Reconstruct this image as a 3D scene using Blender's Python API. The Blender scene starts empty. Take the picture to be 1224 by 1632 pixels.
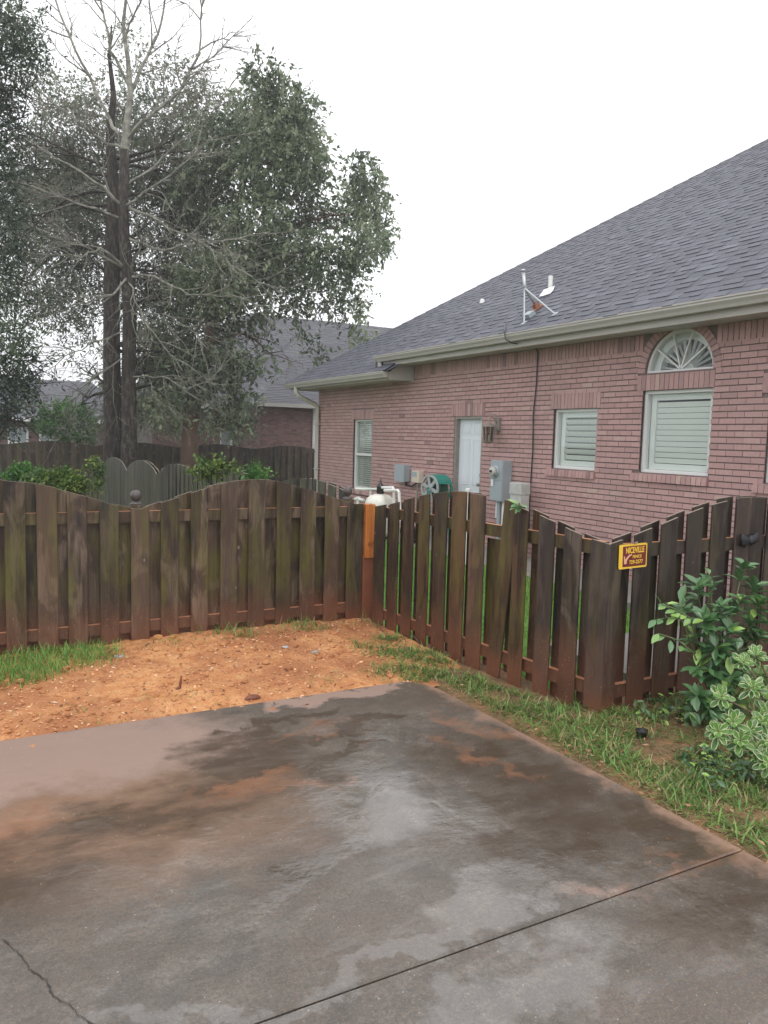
import bpy, math, random
import numpy as np
from mathutils import Vector, Matrix, noise as mnoise

random.seed(7); RNG = np.random.default_rng(11)
S = bpy.context.scene; COL = S.collection

# ------------------------------------------------------------------ camera
FPX, YAW, PITCH, ROLL, EYE = 1226.0, math.radians(28.74), math.radians(5.5), math.radians(1.53), 1.65
Fv = Vector((math.sin(YAW)*math.cos(PITCH), math.cos(YAW)*math.cos(PITCH), -math.sin(PITCH)))
R0 = Vector((math.cos(YAW), -math.sin(YAW), 0)); U0 = R0.cross(Fv)
Rv = math.cos(ROLL)*R0 + math.sin(ROLL)*U0; Uv = -math.sin(ROLL)*R0 + math.cos(ROLL)*U0
cam = bpy.data.cameras.new('camera'); camo = bpy.data.objects.new('camera', cam); COL.objects.link(camo)
cam.sensor_fit = 'VERTICAL'; cam.sensor_height = 36.0; cam.lens = FPX/1632*36.0
cam.clip_start = 0.05; cam.clip_end = 2000
camo.matrix_world = Matrix((( Rv.x, Uv.x, -Fv.x, 0), (Rv.y, Uv.y, -Fv.y, 0), (Rv.z, Uv.z, -Fv.z, EYE), (0, 0, 0, 1)))
S.camera = camo
S.render.resolution_x = 768; S.render.resolution_y = 1024

# ------------------------------------------------------------------ sky, sun, exposure
SUN_EL, SUN_AZ = math.radians(58), math.radians(200)
W = bpy.data.worlds.new('World'); S.world = W; W.use_nodes = True
wn = W.node_tree; wn.nodes.clear()
sky = wn.nodes.new('ShaderNodeTexSky'); sky.sky_type = 'NISHITA'; sky.sun_disc = False
sky.sun_elevation = SUN_EL; sky.sun_rotation = SUN_AZ; sky.air_density = 1.0; sky.dust_density = 5.0
mixc = wn.nodes.new('ShaderNodeMix'); mixc.data_type = 'RGBA'; mixc.inputs[0].default_value = 0.93
mixc.inputs[7].default_value = (12.0, 12.1, 12.4, 1)
wn.links.new(sky.outputs[0], mixc.inputs[6])
bgn = wn.nodes.new('ShaderNodeBackground'); bgn.inputs[1].default_value = 0.1
wo = wn.nodes.new('ShaderNodeOutputWorld')
wn.links.new(mixc.outputs[2], bgn.inputs[0]); wn.links.new(bgn.outputs[0], wo.inputs[0])
sl = bpy.data.lights.new('sun', 'SUN'); sl.energy = 0.6; sl.angle = math.radians(25); sl.color = (1, .97, .93)
so = bpy.data.objects.new('sun', sl); COL.objects.link(so)
sd = Vector((math.sin(SUN_AZ)*math.cos(SUN_EL), math.cos(SUN_AZ)*math.cos(SUN_EL), math.sin(SUN_EL)))
so.rotation_euler = sd.to_track_quat('Z', 'Y').to_euler(); so.location = (0, 0, 30)
S.view_settings.view_transform = 'Standard'; S.view_settings.look = 'None'
S.view_settings.exposure = 0.48; S.view_settings.gamma = 1.0; S.view_settings.use_curve_mapping = False

# ------------------------------------------------------------------ measuring helpers (real-world points)
def ray(px, py):
    return Fv*FPX + Rv*(px-612) - Uv*(py-816)
O = Vector((0, 0, EYE))
def on_x(px, py, X): d = ray(px, py); return O + d*(X/d.x)
def on_y(px, py, Y): d = ray(px, py); return O + d*(Y/d.y)
def on_z(px, py, Z=0): d = ray(px, py); return O + d*((Z-EYE)/d.z)
def at(px, py, depth): return O + ray(px, py)*(depth/FPX)

# ------------------------------------------------------------------ materials
def newmat(name):
    m = bpy.data.materials.new(name); m.use_nodes = True; m.node_tree.nodes.clear(); return m, m.node_tree
def nd(nt, typ, ins=None, **props):
    n = nt.nodes.new('ShaderNode'+typ)
    for k, v in props.items(): setattr(n, k, v)
    for k, v in (ins or {}).items():
        s = n.inputs[k]
        if isinstance(v, bpy.types.NodeSocket): nt.links.new(v, s)
        else: s.default_value = v
    return n
def ramp(nt, fac, stops, interp='LINEAR'):
    n = nt.nodes.new('ShaderNodeValToRGB'); n.color_ramp.interpolation = interp
    e = n.color_ramp.elements
    while len(e) > 1: e.remove(e[-1])
    for i, (p, c) in enumerate(stops):
        x = e[0] if i == 0 else e.new(p)
        x.position = p; x.color = (c, c, c, 1) if isinstance(c, (int, float)) else (*c, 1)
    nt.links.new(fac, n.inputs[0]); return n.outputs[0]
def mixc_(nt, f, a, b, mode='MIX'):
    n = nt.nodes.new('ShaderNodeMix'); n.data_type = 'RGBA'; n.blend_type = mode
    for i, v in ((0, f), (6, a), (7, b)):
        if isinstance(v, bpy.types.NodeSocket): nt.links.new(v, n.inputs[i])
        elif i == 0: n.inputs[0].default_value = v
        else: n.inputs[i].default_value = (*v, 1)
    return n.outputs[2]
def math_(nt, op, a, b=0.0, clamp=False):
    n = nt.nodes.new('ShaderNodeMath'); n.operation = op; n.use_clamp = clamp
    for i, v in ((0, a), (1, b)):
        if isinstance(v, bpy.types.NodeSocket): nt.links.new(v, n.inputs[i])
        else: n.inputs[i].default_value = v
    return n.outputs[0]
def coords(nt, scale=(1, 1, 1), kind='Object', rand=False):
    v = nd(nt, 'NewGeometry').outputs['Position'] if kind == 'World' else nd(nt, 'TexCoord').outputs[kind]
    mp = nd(nt, 'Mapping', {'Vector': v, 'Scale': scale})
    if rand:
        oi = nd(nt, 'ObjectInfo'); k = math_(nt, 'MULTIPLY', oi.outputs['Random'], 37.0)
        cb = nd(nt, 'CombineXYZ', {0: k, 1: k, 2: k}); nt.links.new(cb.outputs[0], mp.inputs['Location'])
    return mp.outputs[0]
def noise(nt, vec, scale, detail=4, rough=.55, dist=0.0):
    return nd(nt, 'TexNoise', {'Vector': vec, 'Scale': scale, 'Detail': detail, 'Roughness': rough, 'Distortion': dist}).outputs[0]
def world_pos(nt): return nd(nt, 'NewGeometry').outputs['Position']
def attr(nt, name='tone'): return nd(nt, 'Attribute', attribute_name=name).outputs['Fac']
def finish(nt, color, rough=.7, bump=None, bstr=.3, bdist=.01, spec=.5, coat=0.0, **kw):
    p = nd(nt, 'BsdfPrincipled')
    for k, v in (('Base Color', color), ('Roughness', rough), ('Specular IOR Level', spec), ('Coat Weight', coat)):
        if isinstance(v, bpy.types.NodeSocket): nt.links.new(v, p.inputs[k])
        else: p.inputs[k].default_value = (*v, 1) if k == 'Base Color' else v
    for k, v in kw.items(): p.inputs[k].default_value = v
    if bump is not None:
        b = nd(nt, 'Bump', {'Height': bump, 'Strength': bstr, 'Distance': bdist}); nt.links.new(b.outputs[0], p.inputs['Normal'])
    o = nd(nt, 'OutputMaterial'); nt.links.new(p.outputs[0], o.inputs[0]); return p

M = {}
def plain(key, col, rough=.6, var=.15, scale=6, metallic=0, bstr=.1, spec=.5):
    m, nt = newmat(key); v = coords(nt, kind='World'); n = noise(nt, v, scale, 5)
    c = mixc_(nt, n, tuple(x*(1-var) for x in col), tuple(min(1, x*(1+var)) for x in col))
    finish(nt, c, rough, noise(nt, v, scale*12, 3), bstr, .003, spec, Metallic=metallic); M[key] = m; return m

# brick: every brick carries its own tone
def mk_brick(key, stops, rough=.75):
    m, nt = newmat(key); v = coords(nt, kind='World')
    c = ramp(nt, attr(nt), stops)
    n1 = noise(nt, v, 30, 5, .7); n2 = noise(nt, v, .9, 4)
    c = mixc_(nt, ramp(nt, n1, [(.35, 0), (.75, .45)]), c, tuple(x*.62 for x in stops[len(stops)//2][1]))
    c = mixc_(nt, ramp(nt, n2, [(.4, 0), (.75, .25)]), c, (.30, .24, .23))
    finish(nt, c, rough, noise(nt, v, 140, 4, .7), .5, .004, .35); M[key] = m
mk_brick('brick', [(0, (.31, .20, .195)), (.08, (.44, .275, .27)), (.5, (.53, .322, .305)), (.85, (.58, .37, .35)), (1, (.56, .40, .35))])
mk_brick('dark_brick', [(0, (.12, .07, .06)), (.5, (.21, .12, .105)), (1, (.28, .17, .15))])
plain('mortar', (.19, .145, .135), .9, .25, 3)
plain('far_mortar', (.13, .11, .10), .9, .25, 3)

def mk_shingle(key, a, b, c_):
    m, nt = newmat(key); v = coords(nt, kind='World')
    c = ramp(nt, attr(nt), [(0, a), (.5, b), (1, c_)])
    c = mixc_(nt, ramp(nt, noise(nt, v, 160, 3, .8), [(.3, 0), (.8, .5)]), c, tuple(x*1.5 for x in c_))
    c = mixc_(nt, ramp(nt, noise(nt, v, .5, 4), [(.35, 0), (.8, .3)]), c, tuple(x*.75 for x in a))
    finish(nt, c, .62, noise(nt, v, 220, 3, .8), .6, .004, .45); M[key] = m
mk_shingle('shingle', (.044, .046, .060), (.076, .079, .099), (.128, .132, .160))
mk_shingle('crease_shade_shingle', (.03, .031, .040), (.048, .05, .062), (.075, .078, .095))  # shadow of the roof crease put into the shingle colour
mk_shingle('far_shingle', (.060, .060, .072), (.085, .085, .100), (.12, .12, .138))

# weathered wet fence wood
def mk_wood(key, base=(.078, .045, .025), pale=(.225, .165, .115), dark=(.013, .009, .007), green=(.105, .098, .020), tint=(.082, .060, .055), mud=.40, gamt=.85):
    m, nt = newmat(key); v = coords(nt, (1, 1, 1), 'World', True)
    mp = lambda sc: nd(nt, 'Mapping', {'Vector': v, 'Scale': sc}).outputs[0]
    s1 = noise(nt, mp((30, 30, 1.5)), 1, 6, .65, .6); s2 = noise(nt, mp((150, 150, 5)), 1, 4, .6); s3 = noise(nt, mp((7, 7, 2.2)), 1, 5, .6, .8); s4 = noise(nt, mp((60, 60, 2.4)), 1, 4, .7, .3)
    c = mixc_(nt, ramp(nt, s1, [(.38, 0), (.60, 1)]), dark, base)
    c = mixc_(nt, math_(nt, 'MULTIPLY', ramp(nt, s3, [(.48, 0), (.58, .9)]), ramp(nt, s2, [(.35, .45), (.6, 1)])), c, pale)
    c = mixc_(nt, ramp(nt, s4, [(.50, 0), (.68, .7)]), c, dark)
    oi = nd(nt, 'ObjectInfo').outputs['Random']
    c = mixc_(nt, ramp(nt, oi, [(0, 0.0), (.35, .1), (1, .45)]), c, tint)
    c = mixc_(nt, ramp(nt, math_(nt, 'FRACT', math_(nt, 'MULTIPLY', oi, 7.3)), [(0, 0), (.6, .1), (1, .5)]), c, dark)
    c = mixc_(nt, ramp(nt, math_(nt, 'FRACT', math_(nt, 'MULTIPLY', oi, 13.7)), [(.5, 0), (1, .30)]), c, tuple(x*2.0 for x in base))
    gv = ramp(nt, math_(nt, 'FRACT', math_(nt, 'MULTIPLY', oi, 23.1)), [(0, .48), (1, 1.22)]); c = mixc_(nt, 1.0, c, gv, 'MULTIPLY')
    # algae in the middle of the boards
    sep = nd(nt, 'SeparateXYZ', {0: world_pos(nt)}); z = sep.outputs[2]
    band = ramp(nt, math_(nt, 'MULTIPLY', z, .7), [(.12, 0), (.34, 1), (.62, .75), (.88, .25)])
    g = math_(nt, 'MULTIPLY', ramp(nt, noise(nt, mp((5, 5, 1.2)), 1.6, 4, .6), [(.44, 0), (.62, 1)]), band)
    g = math_(nt, 'MULTIPLY', g, math_(nt, 'MULTIPLY', ramp(nt, s1, [(.3, .5), (.6, 1)]), gamt)); c = mixc_(nt, g, c, green)
    # knots, some with a pale bleached halo
    vo = nd(nt, 'TexVoronoi', {'Vector': mp((5.5, 5.5, 3.0)), 'Scale': 1.0, 'Randomness': 1.0}); D = math_(nt, 'ADD', vo.outputs['Distance'], math_(nt, 'MULTIPLY', math_(nt, 'SUBTRACT', s3, .5), .12))
    c = mixc_(nt, math_(nt, 'MULTIPLY', ramp(nt, D, [(.10, .8), (.24, 0)]), ramp(nt, s4, [(.4, .4), (.6, 1)])), c, (.040, .028, .026))
    c = mixc_(nt, math_(nt, 'MULTIPLY', ramp(nt, D, [(.015, 1), (.05, 0)]), .75), c, (.34, .28, .21))
    # clay splashed up the foot
    mm = math_(nt, 'ADD', z, math_(nt, 'MULTIPLY', math_(nt, 'SUBTRACT', noise(nt, world_pos(nt), 3.2, 5), .5), .75))
    if mud > .2: c = mixc_(nt, ramp(nt, mm, [(.03, .85), (.16, .5), (mud, 0)]), c, (.165, .062, .032))
    sp = noise(nt, world_pos(nt), 95, 2, .5)
    if mud > .2: c = mixc_(nt, math_(nt, 'MULTIPLY', ramp(nt, sp, [(.68, 0), (.72, .8)]), ramp(nt, mm, [(.2, 1), (.55, 0)])), c, (.42, .21, .11))
    rough = ramp(nt, s1, [(.3, .34), (.7, .58)])
    finish(nt, c, rough, math_(nt, 'ADD', s1, math_(nt, 'MULTIPLY', s2, .5)), .6, .005, .45); M[key] = m
mk_wood('fence_wood')
mk_wood('gate_wood', base=(.082, .036, .017), pale=(.17, .095, .045), dark=(.016, .009, .006), gamt=.9, mud=.36)
mk_wood('corner_wood', base=(.050, .033, .026), pale=(.15, .115, .09), dark=(.018, .012, .011), gamt=.35, mud=.5)
mk_wood('grey_wood', base=(.062, .060, .036), pale=(.115, .110, .070), dark=(.020, .021, .015), green=(.05, .060, .022), mud=.02, tint=(.056, .056, .044))
mk_wood('far_wood', base=(.075, .050, .034), pale=(.15, .11, .075), dark=(.030, .020, .015), green=(.085, .08, .028), mud=-.6, tint=(.07, .052, .042))
mk_wood('tan_wood', base=(.150, .080, .034), pale=(.24, .15, .07), dark=(.05, .028, .014), green=(.13, .115, .03), gamt=.9, mud=.3, tint=(.14, .085, .04))
plain('end_grain', (.27, .205, .155), .6, .3, 20)  # tan end grain; its paleness also paints sky reflection on wet picket tops
plain('wet_clay_ledge', (.46, .20, .10), .6, .35, 14)
m, nt = newmat('new_wood'); v = coords(nt, (40, 40, 2.0), 'World'); g_ = noise(nt, v, 1, 5, .65, .7)
c = ramp(nt, g_, [(.3, (.24, .07, .016)), (.5, (.44, .145, .03)), (.7, (.56, .23, .06))])
c = mixc_(nt, ramp(nt, noise(nt, world_pos(nt), 14, 3), [(.58, 0), (.66, .7)]), c, (.14, .045, .015)); finish(nt, c, .5, g_, .5, .003, .4); M['new_wood'] = m
plain('muddy_wood', (.17, .055, .028), .5, .3, 8)

# soil
m, nt = newmat('clay'); v = coords(nt, kind='World')
c = ramp(nt, noise(nt, v, 7, 8, .7), [(.28, (.36, .135, .055)), (.45, (.60, .265, .105)), (.6, (.72, .37, .16)), (.8, (.80, .49, .25))])
c = mixc_(nt, ramp(nt, noise(nt, v, 1.3, 3), [(.42, 0), (.62, .75)]), c, (.34, .125, .055))
c = mixc_(nt, ramp(nt, noise(nt, v, 55, 3, .8), [(.5, 0), (.8, .6)]), c, (.30, .115, .05))
finish(nt, c, .75, noise(nt, v, 45, 6, .75), .9, .02, .3); M['clay'] = m
m, nt = newmat('chip'); v = coords(nt, kind='World')
c = ramp(nt, attr(nt), [(0, (.14, .06, .035)), (.22, (.42, .17, .08)), (.7, (.62, .29, .13)), (.94, (.74, .44, .24)), (1, (.62, .50, .38))])
finish(nt, c, .7, None, spec=.3); M['chip'] = m
m, nt = newmat('litter'); c = ramp(nt, attr(nt), [(0, (.05, .03, .02)), (.4, (.16, .075, .035)), (.8, (.34, .18, .09)), (1, (.45, .32, .18))]); finish(nt, c, .6, None, spec=.4); M['litter'] = m
m, nt = newmat('verge_soil'); v = coords(nt, kind='World')
c = ramp(nt, noise(nt, v, 5, 6, .7), [(.3, (.07, .045, .025)), (.5, (.17, .10, .05)), (.7, (.34, .16, .075))])
c = mixc_(nt, ramp(nt, noise(nt, v, 60, 3, .8), [(.45, 0), (.75, .7)]), c, (.28, .20, .10))
finish(nt, c, .85, noise(nt, v, 40, 5, .7), .8, .02, .3); M['verge_soil'] = m
m, nt = newmat('lawn'); v = coords(nt, kind='World')
c = ramp(nt, noise(nt, v, 25, 6, .7), [(.3, (.07, .15, .025)), (.55, (.15, .30, .05)), (.75, (.24, .42, .09))])
c = mixc_(nt, ramp(nt, noise(nt, v, .7, 3), [(.4, 0), (.8, .5)]), c, (.10, .15, .05))
finish(nt, c, .9, noise(nt, v, 60, 4), .8, .03, .2); M['lawn'] = m
m, nt = newmat('yard_ground'); pos = world_pos(nt); sp_ = nd(nt, 'SeparateXYZ', {0: pos})
c = ramp(nt, noise(nt, pos, 25, 6, .7), [(.3, (.07, .15, .025)), (.55, (.15, .30, .05)), (.75, (.24, .42, .09))])
c2 = ramp(nt, noise(nt, pos, 9, 5, .7), [(.3, (.07, .075, .045)), (.7, (.15, .15, .10))])
def inside(sock, a, b):
    return math_(nt, 'MULTIPLY', math_(nt, 'GREATER_THAN', sock, a), math_(nt, 'LESS_THAN', sock, b))
msk = math_(nt, 'MULTIPLY', inside(sp_.outputs[0], 3.0, 7.2), inside(sp_.outputs[1], 3.3, 17.0))
finish(nt, mixc_(nt, msk, c2, c), .9, noise(nt, pos, 60, 4), .8, .03, .2); M['yard_ground'] = m
plain('path_concrete', (.20, .19, .175), .7, .25, 3)
def mk_leaf(key, stops, rough=.45, trans=.25, spec=.5):
    m, nt = newmat(key); c = ramp(nt, attr(nt), stops)
    p = finish(nt, c, rough, None, spec=spec)
    if trans:
        t = nd(nt, 'BsdfTranslucent', {'Color': c}); mx = nd(nt, 'MixShader', {0: trans})
        out = [n for n in nt.nodes if n.type == 'OUTPUT_MATERIAL'][0]
        nt.links.new(p.outputs[0], mx.inputs[1]); nt.links.new(t.outputs[0], mx.inputs[2]); nt.links.new(mx.outputs[0], out.inputs[0])
    M[key] = m
mk_leaf('grass_blade', [(0, (.05, .11, .022)), (.45, (.13, .27, .05)), (.78, (.25, .42, .10)), (.88, (.38, .33, .16)), (1, (.52, .38, .22))], .35, .35)
mk_leaf('lawn_blade', [(0, (.07, .17, .03)), (.6, (.16, .35, .06)), (1, (.30, .48, .11))], .55, .3)
mk_leaf('oak_leaf', [(0, (.070, .098, .056)), (.35, (.155, .20, .120)), (.75, (.28, .34, .21)), (1, (.40, .45, .30))], .35, .42)
mk_leaf('needle_leaf', [(0, (.062, .080, .055)), (.4, (.135, .165, .108)), (.85, (.24, .27, .175)), (1, (.28, .22, .18))], .4, .42)
mk_leaf('dark_leaf', [(0, (.018, .034, .022)), (.6, (.045, .075, .042)), (1, (.11, .16, .075))], .45, .15)
mk_leaf('shrub_leaf', [(0, (.03, .07, .018)), (.5, (.08, .15, .028)), (1, (.21, .27, .06))], .5, .3)
mk_leaf('green_shrub_leaf', [(0, (.03, .09, .02)), (.6, (.08, .21, .04)), (1, (.18, .36, .07))], .45, .3)
mk_leaf('glossy_leaf', [(0, (.04, .105, .036)), (.55, (.10, .215, .08)), (.8, (.20, .37, .12)), (1, (.38, .58, .13))], .28, .15, .8)
mk_leaf('variegated_leaf', [(0, (.04, .12, .028)), (.42, (.13, .27, .06)), (.55, (.42, .50, .22)), (1, (.68, .72, .48))], .32, .15)
mk_leaf('stem_green', [(0, (.12, .16, .06)), (1, (.12, .16, .06))], .5, 0)
m, nt = newmat('bark'); v = coords(nt, (6, 6, 1.2), 'World')
c = ramp(nt, noise(nt, v, 3, 6, .65), [(.3, (.018, .015, .013)), (.52, (.055, .045, .038)), (.7, (.13, .115, .10))])
c = mixc_(nt, ramp(nt, noise(nt, coords(nt, kind='World'), 5, 5, .7), [(.58, 0), (.72, .6)]), c, (.24, .24, .20))
finish(nt, c, .85, noise(nt, v, 6, 6, .7), .9, .05, .2); M['bark'] = m
m, nt = newmat('lichen_bark'); v = coords(nt, kind='World')
c = ramp(nt, noise(nt, v, 6, 5, .7), [(.3, (.11, .095, .08)), (.5, (.23, .225, .19)), (.7, (.38, .38, .32))])
finish(nt, c, .9, noise(nt, v, 60, 4), .5, .01, .2); M['lichen_bark'] = m
plain('brown_bark', (.14, .085, .06), .85, .4, 4)

plain('trim', (.46, .44, .40), .45, .08, 2)
plain('gutter_paint', (.42, .40, .365), .38, .08, 2)
plain('white_trim', (.78, .78, .77), .4, .05, 3)
plain('door_white', (.72, .76, .80), .4, .03, 2)
plain('shutter_white', (.80, .815, .80), .5, .04, 2)
plain('box_grey', (.34, .39, .42), .4, .08, 6)
plain('box_tan', (.60, .54, .44), .5, .08, 6)
plain('pedestal_grey', (.46, .46, .44), .55, .3, 14)
plain('pvc', (.80, .80, .78), .35, .03, 4)
plain('black_plastic', (.015, .015, .016), .35, .2, 6)
plain('tank_cream', (.76, .74, .66), .4, .04, 4)
plain('steel', (.50, .52, .53), .4, .15, 10, .6)
plain('rust', (.28, .12, .07), .8, .4, 20)
plain('reel_green', (.02, .20, .16), .4, .1, 5)
plain('reel_spoke', (.34, .37, .37), .4, .1, 8)
plain('hose_green', (.03, .10, .06), .45, .2, 8)
plain('lamp_metal', (.30, .27, .24), .5, .3, 20, .3)
plain('ball_metal', (.075, .062, .058), .35, .3, 20)
plain('sign_yellow', (.86, .55, .06), .35, .06, 10)
plain('sign_red', (.16, .018, .02), .35, .1, 10)
plain('sign_pink', (.75, .40, .25), .4, .1, 10)
plain('stone', (.36, .35, .35), .7, .35, 20)
plain('dark_void', (.02, .02, .022), .8, .1, 3)
plain('black_cloth', (.012, .013, .018), .45, .4, 12)
def mk_glass(key, tint, rough=.02, gl=.16):
    m, nt = newmat(key)
    t = nd(nt, 'BsdfTransparent', {'Color': (*tint, 1)}); g = nd(nt, 'BsdfGlossy', {'Color': (.9, .95, .95, 1), 'Roughness': rough})
    lw = nd(nt, 'Fresnel', {'IOR': 1.45}); f = math_(nt, 'ADD', math_(nt, 'MULTIPLY', lw.outputs[0], .18), gl*.05, True)
    mx = nd(nt, 'MixShader', {0: f, 1: t.outputs[0], 2: g.outputs[0]}); o = nd(nt, 'OutputMaterial', {0: mx.outputs[0]}); M[key] = m
mk_glass('window_glass', (.955, .97, .96)); mk_glass('lamp_glass', (.55, .55, .5))

# wet driveway concrete
m, nt = newmat('wet_concrete'); pos = world_pos(nt); sep = nd(nt, 'SeparateXYZ', {0: pos})
def warped(amt, sc, det=5.0):
    w = nd(nt, 'TexNoise', {'Vector': pos, 'Scale': sc, 'Detail': det, 'Roughness': .65})
    w = nd(nt, 'VectorMath', {0: w.outputs[1], 1: (.5, .5, .5)}, operation='SUBTRACT')
    w = nd(nt, 'VectorMath', {0: w.outputs[0], 'Scale': amt}, operation='SCALE')
    return nd(nt, 'VectorMath', {0: pos, 1: w.outputs[0]}, operation='ADD').outputs[0]
wp = warped(.95, 2.6, 8.0)
def blob(cx, cy, rx, ry, ang=0.0, soft=.45):
    mp = nd(nt, 'Mapping', {'Vector': wp, 'Location': (-cx, -cy, 0)}); mp2 = nd(nt, 'Mapping', {'Vector': mp.outputs[0], 'Rotation': (0, 0, -ang)})
    s = nd(nt, 'Mapping', {'Vector': mp2.outputs[0], 'Scale': (1/rx, 1/ry, 0)}); L = nd(nt, 'VectorMath', {0: s.outputs[0]}, operation='LENGTH').outputs['Value']
    return ramp(nt, math_(nt, 'MULTIPLY', L, .5), [(.5-soft*.5, 1), (.5+soft*.2, 0)])
def union(l):
    o = l[0]
    for x in l[1:]: o = math_(nt, 'MAXIMUM', o, x)
    return o
n_lo = noise(nt, pos, 1.1, 5, .6); n_md = noise(nt, pos, 4.5, 8, .7); n_hi = noise(nt, pos, 60, 5, .75); n_st = noise(nt, nd(nt, 'Mapping', {'Vector': pos, 'Rotation': (0, 0, .5), 'Scale': (2.2, 5.5, 1)}).outputs[0], 1, 8, .7)
c = ramp(nt, n_md, [(.3, (.050, .041, .032)), (.5, (.105, .088, .070)), (.70, (.21, .180, .148))])
c = mixc_(nt, ramp(nt, n_lo, [(.40, 0), (.60, .7)]), c, (.105, .070, .046))
c = mixc_(nt, ramp(nt, n_hi, [(.38, .7), (.56, 0)]), c, (.050, .047, .043))
c = mixc_(nt, ramp(nt, noise(nt, pos, 130, 3, .8), [(.55, 0), (.72, .5)]), c, (.30, .27, .24))
dry = union([blob(.15, 4.15, 1.3, .52, -.14, .3), blob(2.1, 4.42, 1.0, .12, 0, .3), blob(-2, 4.0, 1.6, .8, 0, .3)])
tan_ = blob(.45, 3.3, .9, .55, -.1, .7)
c = mixc_(nt, math_(nt, 'MULTIPLY', tan_, .8), c, (.27, .145, .080))
c = mixc_(nt, math_(nt, 'MULTIPLY', dry, .85), c, (.30, .205, .165))
brown = union([blob(1.30, 3.65, .36, .40, .3, .3), blob(.75, 3.25, .75, .28, .1, .5), blob(2.35, 2.9, .42, .80, 0, .5), blob(2.1, 2.35, .40, .28, .2, .4), blob(2.6, 2.1, .35, .5), blob(1.95, 3.80, .36, .09, .1, .2), blob(.0, 3.0, .5, .4), blob(1.15, 2.62, .22, .07, .3, .2), blob(2.4, 1.7, .5, .22), blob(1.75, 3.5, .25, .06, .1, .2), blob(1.6, 4.05, .5, .07, .1, .2)])
bn = math_(nt, 'MULTIPLY', brown, ramp(nt, n_st, [(.32, .30), (.55, 1)]))
c = mixc_(nt, math_(nt, 'MULTIPLY', bn, .88), c, (.045, .024, .009))
red = union([blob(1.7, 3.85, .30, .05, .15, .4), blob(1.15, 3.35, .28, .07, .1, .4), blob(2.55, 3.6, .10, .30, .1, .5), blob(2.33, 3.15, .07, .42, .2, .5), blob(.05, 3.35, .22, .2, 0, .6), blob(1.3, 3.28, .28, .04, .1), blob(2.35, 1.97, .40, .07)])
c = mixc_(nt, math_(nt, 'MULTIPLY', math_(nt, 'MULTIPLY', red, ramp(nt, n_st, [(.40, .1), (.60, 1)])), .42), c, (.36, .150, .070))
edge = math_(nt, 'ADD', sep.outputs[0], math_(nt, 'MULTIPLY', math_(nt, 'SUBTRACT', noise(nt, pos, 2.3, 7, .7), .5), .55))
c = mixc_(nt, ramp(nt, math_(nt, 'SUBTRACT', edge, 2.0), [(.66, 0), (.76, .65)]), c, (.36, .215, .15))
spk = noise(nt, pos, 19, 7, .85); c = mixc_(nt, ramp(nt, spk, [(.60, 0), (.70, .45)]), c, (.36, .30, .25))
grit = nd(nt, 'TexVoronoi', {'Vector': pos, 'Scale': 38.0}).outputs['Distance']; gsel = ramp(nt, noise(nt, pos, 9, 3), [(.5, 0), (.62, 1)])
c = mixc_(nt, math_(nt, 'MULTIPLY', ramp(nt, grit, [(.06, .8), (.11, 0)]), gsel), c, (.45, .40, .35))
r = ramp(nt, n_lo, [(.36, .40), (.56, .15)])
r = mixc_(nt, bn, r, (.09, .09, .09))
r = mixc_(nt, dry, r, (.50, .50, .50))
pools = union([blob(1.62, 3.10, .30, .45, .15, .3), blob(1.22, 2.62, .42, .09, .3, .3), blob(1.75, 2.66, .38, .22, .2, .3), blob(1.2, 1.99, 1.1, .06, 0, .3), blob(1.72, 2.13, .40, .13, .2, .3), blob(1.5, 1.70, .40, .16, .2, .3), blob(1.47, 3.95, .30, .07, .2, .3), blob(2.0, 3.5, .35, .10, .1, .3), blob(.9, 3.0, .25, .06, .2, .3)])
pools = math_(nt, 'MAXIMUM', pools, math_(nt, 'MULTIPLY', ramp(nt, n_st, [(.54, 0), (.64, .6)]), math_(nt, 'SUBTRACT', 1.0, dry)))
r = mixc_(nt, math_(nt, 'MULTIPLY', pools, .85), r, (.06, .06, .06))
r = math_(nt, 'ADD', r, math_(nt, 'MULTIPLY', math_(nt, 'SUBTRACT', n_hi, .5), .22), True)
rip = noise(nt, nd(nt, 'Mapping', {'Vector': warped(.1, 3.0), 'Scale': (10, 24, 1), 'Rotation': (0, 0, .45)}).outputs[0], 1, 6, .7)
und = noise(nt, pos, 5.5, 3, .5)
rz = ramp(nt, noise(nt, pos, 1.9, 5, .6), [(.45, .08), (.60, 1.0)])
h = math_(nt, 'ADD', math_(nt, 'MULTIPLY', n_hi, .07), math_(nt, 'MULTIPLY', math_(nt, 'MULTIPLY', rip, .75), rz))
h = math_(nt, 'ADD', h, math_(nt, 'MULTIPLY', und, .9))
cw = math_(nt, 'MULTIPLY', math_(nt, 'SUBTRACT', 1.0, math_(nt, 'MULTIPLY', dry, .93)), math_(nt, 'ADD', math_(nt, 'MULTIPLY', pools, .66), .34))
cr = math_(nt, 'ADD', math_(nt, 'MULTIPLY', r, .5), .01)
p = finish(nt, c, .55, h, .5, .0075, .35, coat=cw, **{'Coat IOR': 1.75})
nt.links.new(cr, p.inputs['Coat Roughness'])
nt.links.new([n for n in nt.nodes if n.type == 'BUMP'][0].outputs[0], p.inputs['Coat Normal']); M['wet_concrete'] = m
plain('crack', (.045, .038, .033), .9, .3, 30)

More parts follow.
